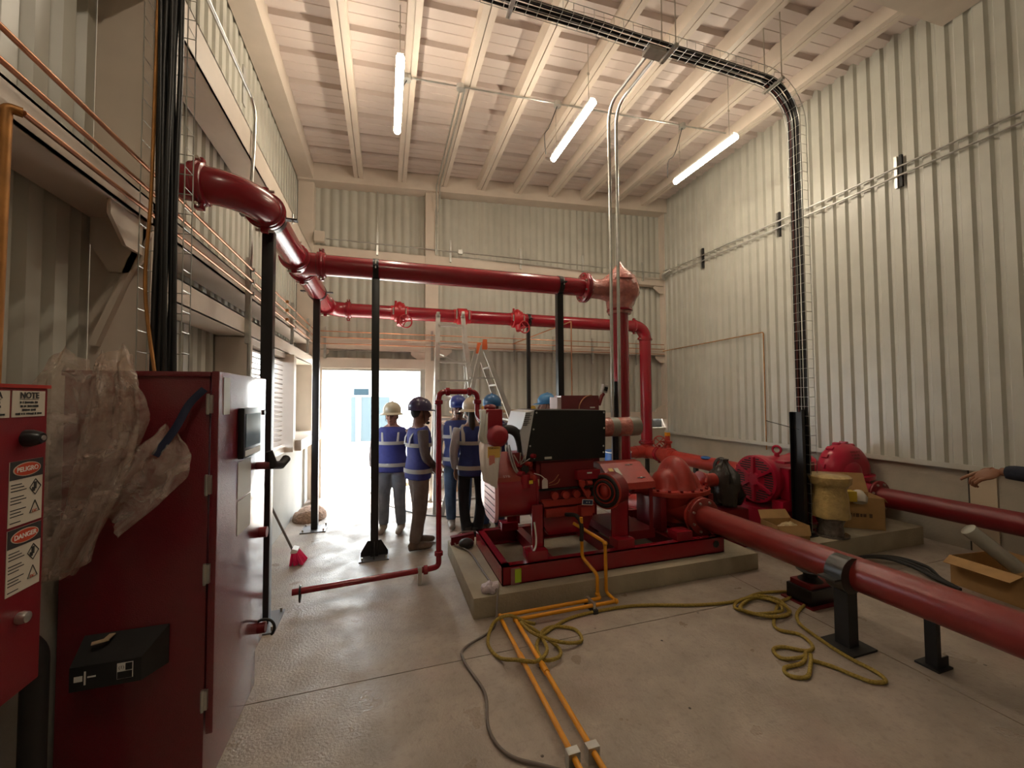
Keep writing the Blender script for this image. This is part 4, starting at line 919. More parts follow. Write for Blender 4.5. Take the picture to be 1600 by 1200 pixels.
def dome(x, y, cx, cy, rx, ry, h, p=.5): d = 1 - ((x - cx) / rx) ** 2 - ((y - cy) / ry) ** 2; return h * max(0, d) ** p
PX = 3.02
pu = thing('split_case_pump', 'orange red split-case pump with domed casing beside the coupling guard', 'pump', (PX, EY, .32))
def hp(x, y):
    a = dome(x, y, .03, .02, .16, .26, .33, .55); b = dome(x, y, -.13, .0, .13, .17, .19, .5); c = dome(x, y, .18, .0, .11, .16, .17, .5)
    return max(a, b, c) + .35 * min(a, max(b, c)) * .2
casing(PX, EY, .715, .37, .295, hp, 'upper_casing', redp, pu)
sf = MB().prism([(PX + .40 * math.cos(2 * PI * k / 40), EY + .315 * math.sin(2 * PI * k / 40), .665) for k in range(40)], (0, 0, .045)).build('split_flange', redp, pu, smooth=True, bevel=.005)
for k in range(18):
    a = 2 * PI * (k + .5) / 18; x, y = PX + .365 * math.cos(a), EY + .285 * math.sin(a)
    MB().cyl((x, y, .70), (x, y, .735), .016, n=6).build('bolt', redd, sf)
MB().prof((PX, EY, .69), (PX, EY, .36), [(0, .29), (.06, .28), (.18, .2), (.33, .14)], 28).build('lower_casing', redp, pu, smooth=True)
MB().tube([(3.07, 3.34, .485), (3.07, 3.42, .485), (3.04, 3.55, .52), (PX, EY, .55)], [.112, .118, .17, .22], 26).build('suction_nozzle', redp, pu, smooth=True)
flange((3.07, 3.345, .485), (0, 1, 0), pu, .185, nb=8, m=redp, rb=.15)
MB().tube([(PX, EY, .55), (PX - .02, 3.9, .52), (2.98, 4.1, .40), (2.98, 4.36, .37)], [.2, .15, .112, .112], 24).build('discharge_nozzle', redp, pu, smooth=True)
for s in (-1, 1):
    MB().prof((PX + s * .36, EY, .75), (PX + s * .56, EY, .75), [(0, .11), (.06, .09), (.08, .075), (.19, .075), (.2, .05)], 20).build('bearing_housing', redp, pu, smooth=True)
    MB().bb((PX + s * .30 - .035, 3.45, .32), (PX + s * .30 + .035, 3.87, .66)).build('pedestal', redd, pu, bevel=.01)
MB().tube(spline([(PX + .33, 3.55, .75), (PX + .40, 3.6, .82), (PX + .44, 3.66, .80)], 5), .014, 8).build('seal_pipe', redp, pu)
# things behind the engine
t = thing('controller_box', 'dark red control box behind the black engine cover', 'box', (2.2, 4.25, .9))
MB().bb((1.93, 4.20, .9), (2.42, 4.42, 1.72)).build('body', cabred, t, bevel=.008); MB().bb((1.88, 4.20, .95), (1.93, 4.42, 1.70)).build('side_plate', mat('side_pale', (.62, .52, .54), .5), t)
MB().tube(arc((2.32, 4.19, 1.55), .17, PI / 2, PI, (1, 0, 0), (0, 0, 1), 10), .007, 6).build('copper_loop', copper, t)
MB().bb((2.3, 4.19, 1.57), (2.36, 4.2, 1.585)).build('plate', whitep, t)
MB().bb((1.95, 4.25, .16), (2.0, 4.36, .9)).build('leg', redd, t); MB().bb((2.35, 4.25, .16), (2.40, 4.36, .9)).build('leg', redd, t)
t = thing('pressure_switch', 'small wrapped pressure switch standing above the engine cover', 'switch', (2.50, 4.22, 1.6))
MB().tube([(2.44, 4.24, 1.60), (2.48, 4.24, 1.71), (2.51, 4.24, 1.74)], [.022, .024, .02], 10).build('stem', redd, t, smooth=True)
MB().box((2.52, 4.24, 1.80), (.07, .06, .10), Matrix.Rotation(.25, 3, 'Y')).build('body', mat('wrap_white', (.55, .52, .50), .4, bump=.4, bscale=60), t, bevel=.012)
MB().box((2.52, 4.205, 1.795), (.045, .005, .05), Matrix.Rotation(.25, 3, 'Y')).build('gauge_face', blackm, t)
t = thing('exhaust_wrap', 'horizontal exhaust stub wrapped in orange and grey film', 'exhaust', (2.35, 3.9, 1.37))
for x0, x1, mm in ((2.02, 2.34, wrapm), (2.34, 2.43, mat('tape_grey', (.26, .24, .20), .4)), (2.43, 2.58, wrapm), (2.58, 2.70, MATS['tape_grey'])):
    MB().cyl((x0, 3.85, 1.37), (x1, 3.85, 1.37), .105, n=26).build('band', mm, t, smooth=True)
MB().bb((2.40, 3.83, .40), (2.44, 3.88, 1.28)).build('stay', blackm, t)
MB().tube([(2.08, 3.95, 1.28), (2.1, 3.95, .9)], .07, 14).build('pipe', mat('wrap_pale', (.42, .33, .28), .4, bump=.5, bscale=40), t, smooth=True)

# ================================================================ electric pump set
mo = thing('electric_motor', 'crimson electric motor with louvred spoked end cover', 'motor', (4.5, EY, .2))
MR = .275; MZ = .72; X0 = 4.17
drum = MB().prof((X0 + .02, EY, MZ), (X0 + .82, EY, MZ), [(0, MR - .01), (.02, MR), (.10, MR), (.12, MR - .02), (.64, MR - .02), (.66, MR), (.76, MR), (.80, MR - .08)], 44).build('frame', redm, mo, smooth=True)
disc = MB().prof((X0, EY, MZ), (X0 + .02, EY, MZ), [(0, MR - .012), (.004, MR), (.02, MR)], 44).build('end_cover', redm, mo, smooth=True)
for k in range(6):
    a = PI / 2 + PI / 3 * k; MB().bar((X0 - .008, EY + .06 * math.cos(a), MZ + .06 * math.sin(a)), (X0 - .004, EY + (MR - .015) * math.cos(a), MZ + (MR - .015) * math.sin(a)), .03, .05, (1, 0, 0)).build('spoke', redm, disc)
MB().cyl((X0 - .024, EY, MZ), (X0, EY, MZ), .07, .08, n=20).build('hub', redm, disc, smooth=True)
# louvre slots: dark horizontal slits in the outer ring
for k in range(18):
    z = -.235 + .47 * k / 17
    for s in (-1, 1):
        lo = math.sqrt(max(0, .135 ** 2 - z * z)) if abs(z) < .135 else .022; hi = math.sqrt(max(0, .245 ** 2 - z * z))
        if hi - lo > .03: MB().bb((X0 - .0025, EY + s * lo, MZ + z - .0075), (X0 + .004, EY + s * hi, MZ + z + .0075)).build('slot', ink, disc)
MB().bb((X0 + .14, 3.34, .52), (X0 + .42, 3.45, .88)).build('terminal_box', redm, mo, bevel=.02)
MB().bb((X0 + .44, 3.39, .50), (X0 + .62, 3.45, .93)).build('side_cover', redm, mo, bevel=.015)
for k in range(6): MB().bb((X0 + .46, 3.385, .80 + k * .022), (X0 + .60, 3.40, .81 + k * .022)).build('slot', ink, mo)
MB().torus((X0 + .34, EY - .02, MZ + MR + .055), (1, .3, 0), .045, .014, 22, 8).build('lifting_eye', redm, mo, smooth=True)
MB().cyl((X0 + .34, EY - .02, MZ + MR - .03), (X0 + .34, EY - .02, MZ + MR + .02), .03, n=12).build('eye_boss', redm, mo, smooth=True)
for y in (-1, 1): MB().bb((X0 + .05, EY + y * .24 - .07, .40), (X0 + .75, EY + y * .24 + .07, .52)).build('foot', redm, mo, bevel=.02)
MB().bb((X0 + .1, 3.36, .93), (X0 + .2, 3.47, .96)).build('lug', redm, mo, bevel=.01)
bs = thing('motor_plinth', 'crimson steel base under the electric motor', 'base', (4.9, EY, .2))
MB().bb((X0 - .05, 3.50, .20), (6.0, 4.02, .22)).build('plate', redm, bs); MB().bb((X0 - .03, 3.40, .20), (X0 + .85, 4.0, .40)).build('plinth', redm, bs, bevel=.02); MB().bb((5.25, 3.57, .22), (6.0, 3.96, .36)).build('plinth', redm, bs, bevel=.02)
p2 = thing('split_case_pump', 'crimson pump with large rounded casing at the right wall', 'pump', (5.69, EY, .36))
m = MB(); prs = [(-.16, .20), (-.13, .30), (-.08, .36), (0, .39), (.06, .385), (.12, .34), (.16, .22)]
m.prof((5.69, EY - .16, .70), (5.69, EY + .16, .70), [(a + .16, r * .98) for a, r in prs], 48); m.build('volute', redm, p2, smooth=True)
MB().prof((5.62, EY - .18, .70), (5.62, EY - .12, .70), [(0, .08), (.02, .16), (.06, .2)], 30).build('inner_boss', redm, p2, smooth=True)
for k in range(9):
    a = PI * (k + .2) / 9; MB().box((5.69 + .388 * math.cos(a), EY + .02, .70 + .388 * math.sin(a)), (.05, .08, .022), Matrix.Rotation(-(a - PI / 2), 3, 'Y')).build('lug', redm, p2, bevel=.006)
MB().prism([(5.69 + .40 * math.cos(2 * PI * k / 32), EY + .27 * math.sin(2 * PI * k / 32), .64) for k in range(32)], (0, 0, .045)).build('split_flange', redm, p2, smooth=True)
for k in range(3): dashes('casting_mark', redd, p2, (5.66, EY - .150 - .008 * k, .985 - k * .04), (1, 0, 0), (0, .28, 1), (.17, .15, .10)[k], .026, 0, off=.004, seed=20 + k)
MB().bb((5.5, 3.53, .36), (5.88, 3.87, .64)).build('lower_casing', redm, p2, bevel=.03)
MB().cyl((5.0, EY, .72), (5.55, EY, .72), .05, n=18).build('shaft', redm, p2, smooth=True)
MB().tube([(5.69, 3.33, .48), (5.69, 3.5, .5)], [.112, .15], 24).build('suction_nozzle', redm, p2, smooth=True)
MB().tube([(5.69, 3.9, .55), (5.69, 4.02, .6)], [.14, .112], 24).build('discharge_nozzle', redm, p2, smooth=True)
# black bag
bag = MB(); nb, mb_ = 30, 22; bagm = mat('bag_black', (.035, .030, .026), .22, bump=.5, bscale=16)
bc = V((3.76, 3.70, .46)); prof_ = [(0, .02), (.05, .22), (.18, .27), (.34, .25), (.46, .19), (.55, .10), (.60, .06), (.64, .07)]
vs = []
for t_, r in prof_:
    for k in range(nb):
        a = 2 * PI * k / nb; q = NZ.noise(V((math.cos(a) * 2.2, math.sin(a) * 2.2, t_ * 5))) * .06 * min(1, r * 6) + .02 * math.sin(a * 7 + t_ * 9) * min(1, r * 5)
        vs.append((bc.x + (r * .70 + q) * math.cos(a), bc.y + (r * .70 + q) * math.sin(a), .42 + t_ * .86))
bag.add(vs, [(i * nb + k, i * nb + (k + 1) % nb, (i + 1) * nb + (k + 1) % nb, (i + 1) * nb + k) for i in range(len(prof_) - 1) for k in range(nb)] + [tuple(range(nb - 1, -1, -1)), tuple((len(prof_) - 1) * nb + k for k in range(nb))])
bgo = tag(bag.build('plastic_bag', bagm, smooth=True), 'black plastic bag tied over the pump shaft end beside the motor', 'bag')
tag(MB().bb((3.60, 3.52, .0), (3.92, 3.95, .43)).build('bearing_pedestal', redd, bevel=.02), 'dark red pedestal under the black plastic bag', 'pedestal')
# ================================================================ fuel lines, ropes, hoses, boxes
t = thing('fuel_line', 'yellow fuel pipe dropping from the engine with a jog, left one on the floor', 'pipe', (.83, 2.9, 0)); r = .0145
A = [(1.62, 3.14, .66), (1.625, 3.14, .32), (1.69, 3.0, .22), (1.69, 3.0, .055), (1.69, 2.95, .05), (.83, 2.95, .05), (.83, -1.0, .05)]
B = [(1.60, 3.25, .58), (1.78, 3.02, .47), (1.785, 3.02, .05), (1.785, 2.87, .05), (.93, 2.87, .05), (.93, -1.0, .05)]
MB().tube(rnd(A, .035, 5), r, 12).build('pipe', yellow, t, smooth=True)
MB().tube(spline([(1.56, 3.32, .64), (1.60, 3.2, .66), (1.62, 3.14, .60), (1.62, 3.14, .46)], 5), .018, 10).build('hose_end', blackm, t, smooth=True)
MB().cyl((.83, 2.40, .05), (.83, 2.48, .05), .019, n=12).build('coupling', yellow, t, smooth=True)
MB().bb((.80, 1.70, .0), (.86, 1.74, .075)).build('clamp', galv, t)
for c in ((.83, 2.95, .05), (1.69, 3.0, .06)): MB().ell(c, (.021, .021, .021), 12, 8).build('elbow', yellow, t, smooth=True)
t = thing('fuel_line', 'yellow fuel pipe with straight drop, right one on the floor', 'pipe', (.93, 2.9, 0))
MB().tube(rnd(B, .035, 5), r, 12).build('pipe', yellow, t, smooth=True)
MB().cyl((.93, 2.27, .05), (.93, 2.35, .05), .019, n=12).build('coupling', yellow, t, smooth=True)
MB().bb((.90, 1.70, 0), (.96, 1.74, .075)).build('clamp', galv, t)
for c in ((.93, 2.87, .05), (1.785, 2.87, .05), (1.78, 3.02, .46)): MB().ell(c, (.021, .021, .021), 12, 8).build('elbow', yellow, t, smooth=True)
t = thing('pipe_clip', 'galvanised clip holding the yellow pipes in front of the pad', 'clip', (1.58, 2.9, 0))
MB().bb((1.56, 2.83, 0), (1.60, 2.99, .03)).build('base', blackm, t); MB().bb((1.57, 2.85, .03), (1.59, 2.975, .075)).build('strap', galv, t)
def ropeobj(pts, label, r=.0115, m=rope, cat='rope', name='rope', z=.013, n=7):
    P2 = []
    for i, p in enumerate(pts): P2.append((p[0], p[1], z + (p[2] if len(p) > 2 else 0)))
    return tag(MB().tube(spline(P2, n), r, 9).build(name, m, smooth=True), label, cat)
ropeobj([(3.42, 2.58), (3.08, 2.663), (2.758, 2.623), (2.4, 2.68), (1.919, 2.827), (1.45, 2.84), (1.20, 2.76), (1.0, 2.60, .02), (.96, 2.42, .02), (1.06, 2.40, .02), (1.12, 2.52), (1.05, 2.74), (.95, 2.80, .05), (1.0, 2.65, .04), (1.15, 2.52, .03),
         (1.30, 2.54), (1.32, 2.68), (1.18, 2.76), (1.05, 2.66, .03), (1.02, 2.48, .03), (.90, 2.36, .055), (.79, 2.40, .06), (.71, 2.55), (.68, 2.72), (.76, 2.86, .05), (.88, 2.88, .07), (.99, 2.84, .03), (1.06, 2.80, .02)], 'yellow braided rope looped over the yellow pipes and stretching right')
cx, cy = 2.86, 2.48
coil = [(3.40, 2.56)] + [(cx + (.22 - .015 * k / 6) * math.cos(k * .9) + .03 * math.sin(k * 2.1), cy + (.15 - .01 * k / 6) * math.sin(k * .9) + .03 * math.cos(k * 1.7), .012 * (k % 3)) for k in range(22)] + [(2.72, 2.25), (2.80, 2.12), (2.75, 2.0), (2.66, 1.98)]
ropeobj(coil + [(2.55, 2.06), (2.46, 2.05), (2.44, 1.97), (2.56, 1.93, .01), (2.62, 1.95, .02), (2.52, 1.90), (2.37, 1.90), (2.33, 1.84), (2.42, 1.80), (2.55, 1.87, .012), (2.62, 1.92, .02)], 'yellow rope lying in a tangled coil on the floor')
ropeobj([(2.60, 1.90), (2.66, 1.82), (2.70, 1.72), (2.74, 1.65), (2.82, 1.63), (2.86, 1.70), (2.85, 1.86), (2.88, 2.05), (2.93, 2.22), (3.05, 2.33), (3.22, 2.40)], 'yellow rope end looping past the dark pipe stand')
tag(MB().tube(spline([(.99, 4.5, .18), (.80, 4.45, .2), (.70, 4.2, .175), (.80, 3.95, .175), (.82, 3.6, .175), (.83, 3.3, .18), (.84, 3.08, .19), (.82, 2.99, .12), (.76, 2.88, .014), (.52, 2.72, .012), (.49, 2.58, .012), (.55, 2.28, .012), (.51, 2.03, .012), (.56, 1.86, .012), (.72, 1.74, .012), (1.0, 1.55, .012)], 7), .0085, 8).build('cord', greyhose, smooth=True), 'grey electric cord trailing off the pad across the floor', 'cord')
tag(MB().tube(spline([(-.55, 9.0, .0), (-.3, 7.9, .01), (-.1, 7.0, .01), (.2, 6.4, .01), (.6, 5.9, .01), (1.2, 5.6, .01)], 7), .008, 7).build('cord', blackm), 'dark thin cord on the floor coming in through the doorway', 'cord')
for k, (dx, w) in enumerate(((0, 'nearest the pipe'), (.06, 'middle one'), (.13, 'farthest from the pipe'))):
    tag(MB().tube(spline([(3.6 + dx, 2.70 + dx * .3, .018), (4.1 + dx, 2.84 + dx * .2, .03), (4.55 + dx, 2.86 - dx * .1, .05), (4.80 + dx, 2.74 - dx * .2, .06), (4.84 + dx, 2.54 - dx * .3, .05), (4.78 + dx * .4, 2.34, .03), (4.74 + dx * .3, 2.16 + dx * .5, .018)], 7), .016, 8).build('black_hose', blackm, smooth=True), 'black hose on the floor behind the foreground pipe, ' + w, 'hose', 'black hoses on the floor')
# cardboard boxes
def openbox(name, label, c, d, rotz, flaps, hollow=.006, words=None):
    t = thing(name, label, 'box', c); t.rotation_euler.z = 0
    M = Matrix.Rotation(rotz, 3, 'Z'); c = V(c); w, l, h = d
    def B(a, b, nm, mm):
        m = MB(); a, b = V(a), V(b); m.box(c + M @ ((a + b) / 2), (b - a), M); return m.build(nm, mm, t)
    B((-w / 2, -l / 2, 0), (w / 2, l / 2, hollow), 'bottom', cardi)
    B((-w / 2, -l / 2, 0), (w / 2, -l / 2 + hollow, h), 'side', card); B((-w / 2, l / 2 - hollow, 0), (w / 2, l / 2, h), 'side', card)
    B((-w / 2, -l / 2, 0), (-w / 2 + hollow, l / 2, h), 'side', card); B((w / 2 - hollow, -l / 2, 0), (w / 2, l / 2, h), 'side', card)
    for (edge, ln, ang) in flaps:
        if edge in 'NS':
            s = 1 if edge == 'N' else -1; p = V((0, s * l / 2, h)); dv = V((0, s * math.cos(ang), math.sin(ang))); W = V((w / 2, 0, 0))
        else:
            s = 1 if edge == 'E' else -1; p = V((s * w / 2, 0, h)); dv = V((s * math.cos(ang), 0, math.sin(ang))); W = V((0, l / 2, 0))
        q = [p - W, p + W, p + W * .92 + dv * ln, p - W * .92 + dv * ln]
        nr = (W.cross(dv)).normalized() * .005
        MB().prism([c + M @ a for a in q], M @ nr).build('flap', card, t)
    if words:
        for wd, pos, xd in words: dashes('print', mat('box_ink', (.10, .055, .03), .8), t, c + M @ V(pos), M @ V(xd), (0, 0, 1), .22, .045, 0, seed=len(wd))
    return t
openbox('cardboard_box', 'open cardboard box with raised orange flap on the right pad', (5.20, 3.27, .20), (.46, .34, .35), -.62, (('N', .22, 1.25), ('W', .2, 1.2), ('E', .06, -.9)), words=(('FRAGILE', (.232, 0, .19), (0, 1, 0)), ('UP', (-.0, -.173, .15), (1, 0, 0))))
tag(MB().box((4.95, 3.17, .575), (.15, .11, .11), Matrix.Rotation(-.5, 3, 'Z')).box((4.95, 3.17, .575), (.151, .111, .012), Matrix.Rotation(-.5, 3, 'Z')).build('small_carton', mat('carton_yellow', (.55, .38, .03), .5)), 'small yellow carton resting at the corner of the open box', 'carton')
tag(MB().tube([(5.06, 3.10, .50), (5.08, 3.12, .55), (5.12, 3.16, .60)], [.06, .075, .05], 14).build('paper_roll', mat('paper_white', (.55, .50, .42), .7), smooth=True), 'crumpled white paper sticking out of the open box', 'paper')
openbox('cardboard_box', 'small open cardboard box beside the motor base', (4.02, 3.18, .20), (.34, .26, .17), -.25, (('S', .10, -1.2), ('N', .1, .9)))
bm_ = MB().ell((4.05, 3.16, .30), (.11, .09, .07), 16, 10); o = bm_.build('packing_bag', mat('packing', (.46, .36, .20), .35, bump=1.0, bscale=30, var=.3, vscale=18), smooth=True)
for v in o.data.vertices: v.co += V((1, 1, 1)) * (NZ.noise(v.co * 22) * .018)
tag(o, 'crumpled packing bag inside the small open box', 'packing')
openbox('cardboard_box', 'shallow long cardboard box on the floor at the right edge', (5.16, 2.02, .0), (.62, .46, .25), -.12, (('W', .12, -.4),))
tag(MB().prof((4.97, 2.20, .50), (5.23, 1.96, .15), [(0, .055), (.004, .06), (.4, .06), (.43, .055)], 20).build('film_roll', mat('film_roll', (.42, .42, .36), .18, coat=.6), smooth=True), 'shiny clear film roll leaning out of the shallow box', 'film roll')
# wrapped cone fitting
t = thing('wrapped_fitting', 'yellow film-wrapped relief cone standing by the black cable post', 'fitting', (4.58, 3.10, .2))
wy = mat('wrap_yellow', (.50, .36, .14), .3, var=.3, vscale=9, bump=.7, bscale=26, coat=.5); wg = mat('wrap_glass', (.12, .10, .085), .2, var=.4, vscale=14, bump=.8, bscale=34, coat=.6)
fx, fy = 4.58, 3.10
MB().prof((fx, fy, .20), (fx, fy, .5), [(0, .165), (.02, .165), (.025, .12), (.12, .11), (.22, .15), (.26, .16)], 28).build('lower_flare', wg, t, smooth=True)
o = MB().prof((fx, fy, .40), (fx, fy, .90), [(0, .175), (.03, .18), (.08, .168), (.2, .165), (.30, .15), (.34, .165), (.36, .19), (.43, .195), (.45, .17), (.46, .02)], 40).build('upper_wrap', wy, t, smooth=True)
for v in o.data.vertices: v.co += V((1, .8, .3)) * (NZ.noise(v.co * 13) * .016)
# small things on pad and floor
o = MB().ell((.80, 3.13, .19), (.075, .06, .045), 16, 10).build('clear_bag', mat('bag_clear', (.62, .52, .55), .3, bump=1, bscale=40, var=.2), smooth=True)
for v in o.data.vertices: v.co += V((1, 1, 1)) * (NZ.noise(v.co * 30) * .02)
tag(o, 'small crumpled clear bag on the left end of the diesel pad', 'bag')
t = thing('channel_offcut', 'short red steel channel piece on the pad behind the skid', 'channel', (.78, 4.25, .16)); chan((.66, 4.2, 0), (.92, 4.26, 0), .162, .24).build('channel', redd, t)
o = tag(MB().ell((.80, 4.10, .205), (.08, .06, .05), 14, 8).build('dark_bag', blackm, smooth=True), 'small dark bag beside the red channel piece', 'bag')
t = thing('broom', 'bright pink broom leaning on the left wall by the louvres', 'broom', (-.86, 4.70, 0))
MB().cyl((-.90, 4.66, .13), (-1.235, 4.50, 1.02), .012, n=10).build('handle', mat('broom_handle', (.22, .20, .19), .5), t)
MB().box((-.885, 4.67, .135), (.06, .12, .05), Matrix.Rotation(.35, 3, 'Y')).build('head', whitep, t, bevel=.01)
m = MB()
for i in range(5):
    for j in range(10):
        a = V((-.905 + .012 * i, 4.615 + .0125 * j, .12)); b = V((-.91 + .03 * i + random.uniform(-.008, .008), 4.59 + .018 * j + random.uniform(-.008, .008), .006)); m.cyl(a, b, .007, .009, n=5)
m.build('bristles', mat('bristle_pink', (.85, .02, .13), .5), t)['kind'] = 'stuff'
# rubble heap
rub = mat('rubble', (.30, .19, .13), .9, var=.35, vscale=25, bump=1, bscale=40)
o = MB().ell((-1.02, 6.35, 0), (.22, .30, .17), 22, 12).build('rubble_heap', rub, smooth=True)
for v in o.data.vertices: v.co.z = max(-.005, v.co.z + NZ.noise(v.co * 9) * .05)
tag(o, 'small reddish rubble heap against the left wall by the door', 'rubble')
tag(MB().bb((-1.14, 7.15, 0), (-1.115, 7.35, 1.05)).build('board', mat('board_wood', (.36, .25, .15), .8, var=.2)), 'narrow wooden board upright beside the doorway', 'board')
t = thing('pallet_piece', 'wooden pallet piece standing behind the workers by the column', 'pallet', (.55, 6.9, 0)); wd = mat('pallet_wood', (.40, .25, .15), .8, var=.2)
for k in range(3): MB().bar((.50 + .07 * k, 6.8, .01), (.60 + .07 * k, 7.0, .62), .05, .02, (0, 1, 0)).build('slat', wd, t)
MB().bar((.46, 6.88, .30), (.76, 6.88, .32), .05, .02).build('rail', wd, t)

# ================================================================ ladders
t = thing('step_ladder', 'tall aluminium step ladder standing behind the workers', 'ladder', (1.05, 6.3, 0))
tl, tr, bl, br = V((.80, 6.40, 3.04)), V((1.20, 6.40, 3.04)), V((.70, 5.95, 0)), V((1.42, 5.95, 0))
MB().bar(bl, tl, .07, .028, (0, 1, 0)).build('rail', alu, t); MB().bar(br, tr, .07, .028, (0, 1, 0)).build('rail', alu, t)
for k in range(10):
    f = .06 + .098 * k; MB().bar(bl.lerp(tl, f), br.lerp(tr, f), .08, .028).build('rung', alu, t)
b2l, b2r = V((.72, 6.75, 0)), V((1.40, 6.75, 0)); MB().bar(b2l, tl, .05, .02, (0, 1, 0)).build('rail', alu, t); MB().bar(b2r, tr, .05, .02, (0, 1, 0)).build('rail', alu, t)
for f in (.35, .6, .8): MB().bar(b2l.lerp(tl, f), br.lerp(tr, f - .08), .012, .02).build('brace', alu, t)
for p in (tl, tr): MB().box(p, (.05, .09, .07)).build('cap', galv, t, bevel=.01)
t = thing('step_ladder', 'aluminium A-frame ladder with orange top caps seen from the side', 'ladder', (1.6, 6.1, 0))
orange = mat('orange_cap', (.62, .12, .03), .5)
for y, yb in ((5.95, 5.85), (6.35, 6.5)):
    ap = V((1.44, y, 2.50)); MB().bar((2.38, yb, 0), ap, .035, .075, (1, 0, 0)).build('rail', alu, t); MB().bar((.78, yb, 0), ap + V((-.02, 0, 0)), .035, .06, (1, 0, 0)).build('rail', alu, t)
    MB().prism([(1.40, y - .02, 2.42), (1.50, y - .02, 2.42), (1.49, y - .02, 2.60), (1.43, y - .02, 2.60)], (0, .04, 0)).build('cap', orange, t, bevel=.008)
for k in range(8):
    f = .1 + .11 * k; MB().bar(V((2.38, 5.85, 0)).lerp(V((1.44, 5.95, 2.5)), f), V((2.38, 6.5, 0)).lerp(V((1.44, 6.35, 2.5)), f), .07, .025).build('rung', alu, t)
MB().bar((1.22, 5.93, 2.0), (1.66, 5.93, 2.0), .03, .02).build('spreader', galv, t)
t = thing('shelf_bench', 'long timber bench with odds and ends along the back wall', 'bench', (2.0, 7.2, 0))
MB().bb((1.15, 7.2, 1.42), (2.9, 7.5, 1.46)).build('top', wd, t)
for x in (1.2, 2.82): MB().bb((x, 7.25, 0), (x + .06, 7.5, 1.42)).build('leg', wd, t)
for k, (x, c_) in enumerate(((1.75, (.50, .26, .03)), (2.05, (.40, .10, .05)), (3.0 - .25, (.45, .30, .03)))):
    tag(MB().prof((x, 7.3, 1.46), (x, 7.3, 1.54), [(0, .05), (.03, .06), (.06, .05), (.08, .02)], 14).build('tin', mat('tin_%d' % k, c_, .5), smooth=True), ('amber', 'rust red', 'mustard')[k] + ' tin standing on the timber bench', 'tin')

# ================================================================ people
def remesh(m, vox=.014, smooth_it=3):
    me = bpy.data.meshes.new('tmp'); me.from_pydata([tuple(a) for a in m.v], [], m.f)
    o = bpy.data.objects.new('tmp', me); C.objects.link(o)
    md = o.modifiers.new('r', 'REMESH'); md.mode = 'VOXEL'; md.voxel_size = vox
    s = o.modifiers.new('s', 'SMOOTH'); s.iterations = smooth_it; s.factor = .5
    dg = bpy.context.evaluated_depsgraph_get(); e = bpy.data.meshes.new_from_object(o.evaluated_get(dg))
    out = MB(); out.v = [v.co.copy() for v in e.vertices]; out.f = [tuple(p.vertices) for p in e.polygons]
    bpy.data.objects.remove(o); bpy.data.meshes.remove(me); bpy.data.meshes.remove(e)
    return out
def hand(m, w, d, side_v, curl=.5, s=1.0, point=False, flip=False):
    """hand from wrist w along d; side_v points to the thumb side"""
    w, d, sv = V(w), V(d).normalized(), V(side_v); sv = (sv - d * sv.dot(d)).normalized(); pn_ = d.cross(sv) * (-1 if flip else 1)
    M = Matrix((sv, pn_, d)).transposed()
    m.ell(w + d * .045 * s, (.042 * s, .017 * s, .052 * s), 14, 8, M)
    for k, (off, L) in enumerate(((.030, .072), (.010, .080), (-.010, .074), (-.029, .058))):
        c = curl if not (point and k == 0) else .12
        p = w + d * .085 * s + sv * off * s; pts = [p - d * .02 * s, p]; a = 0
        for j, f in enumerate((.45, .32, .23)):
            a += c * (.7 + .35 * j); dv = d * math.cos(a) + pn_ * math.sin(a); p = p + dv * L * f * s; pts.append(p)
        m.tube(pts, [.0095 * s, .0095 * s, .0088 * s, .008 * s, .006 * s], 8)
    b = w + d * .025 * s + sv * .03 * s; t1 = (d * .6 + sv * .7 + pn_ * .35).normalized(); t2 = (d * .9 + sv * .25 + pn_ * .5).normalized()
    m.tube([b - t1 * .015 * s, b + t1 * .03 * s, b + t1 * .03 * s + t2 * .035 * s, b + t1 * .03 * s + t2 * .055 * s], [.013 * s, .012 * s, .010 * s, .007 * s], 8)
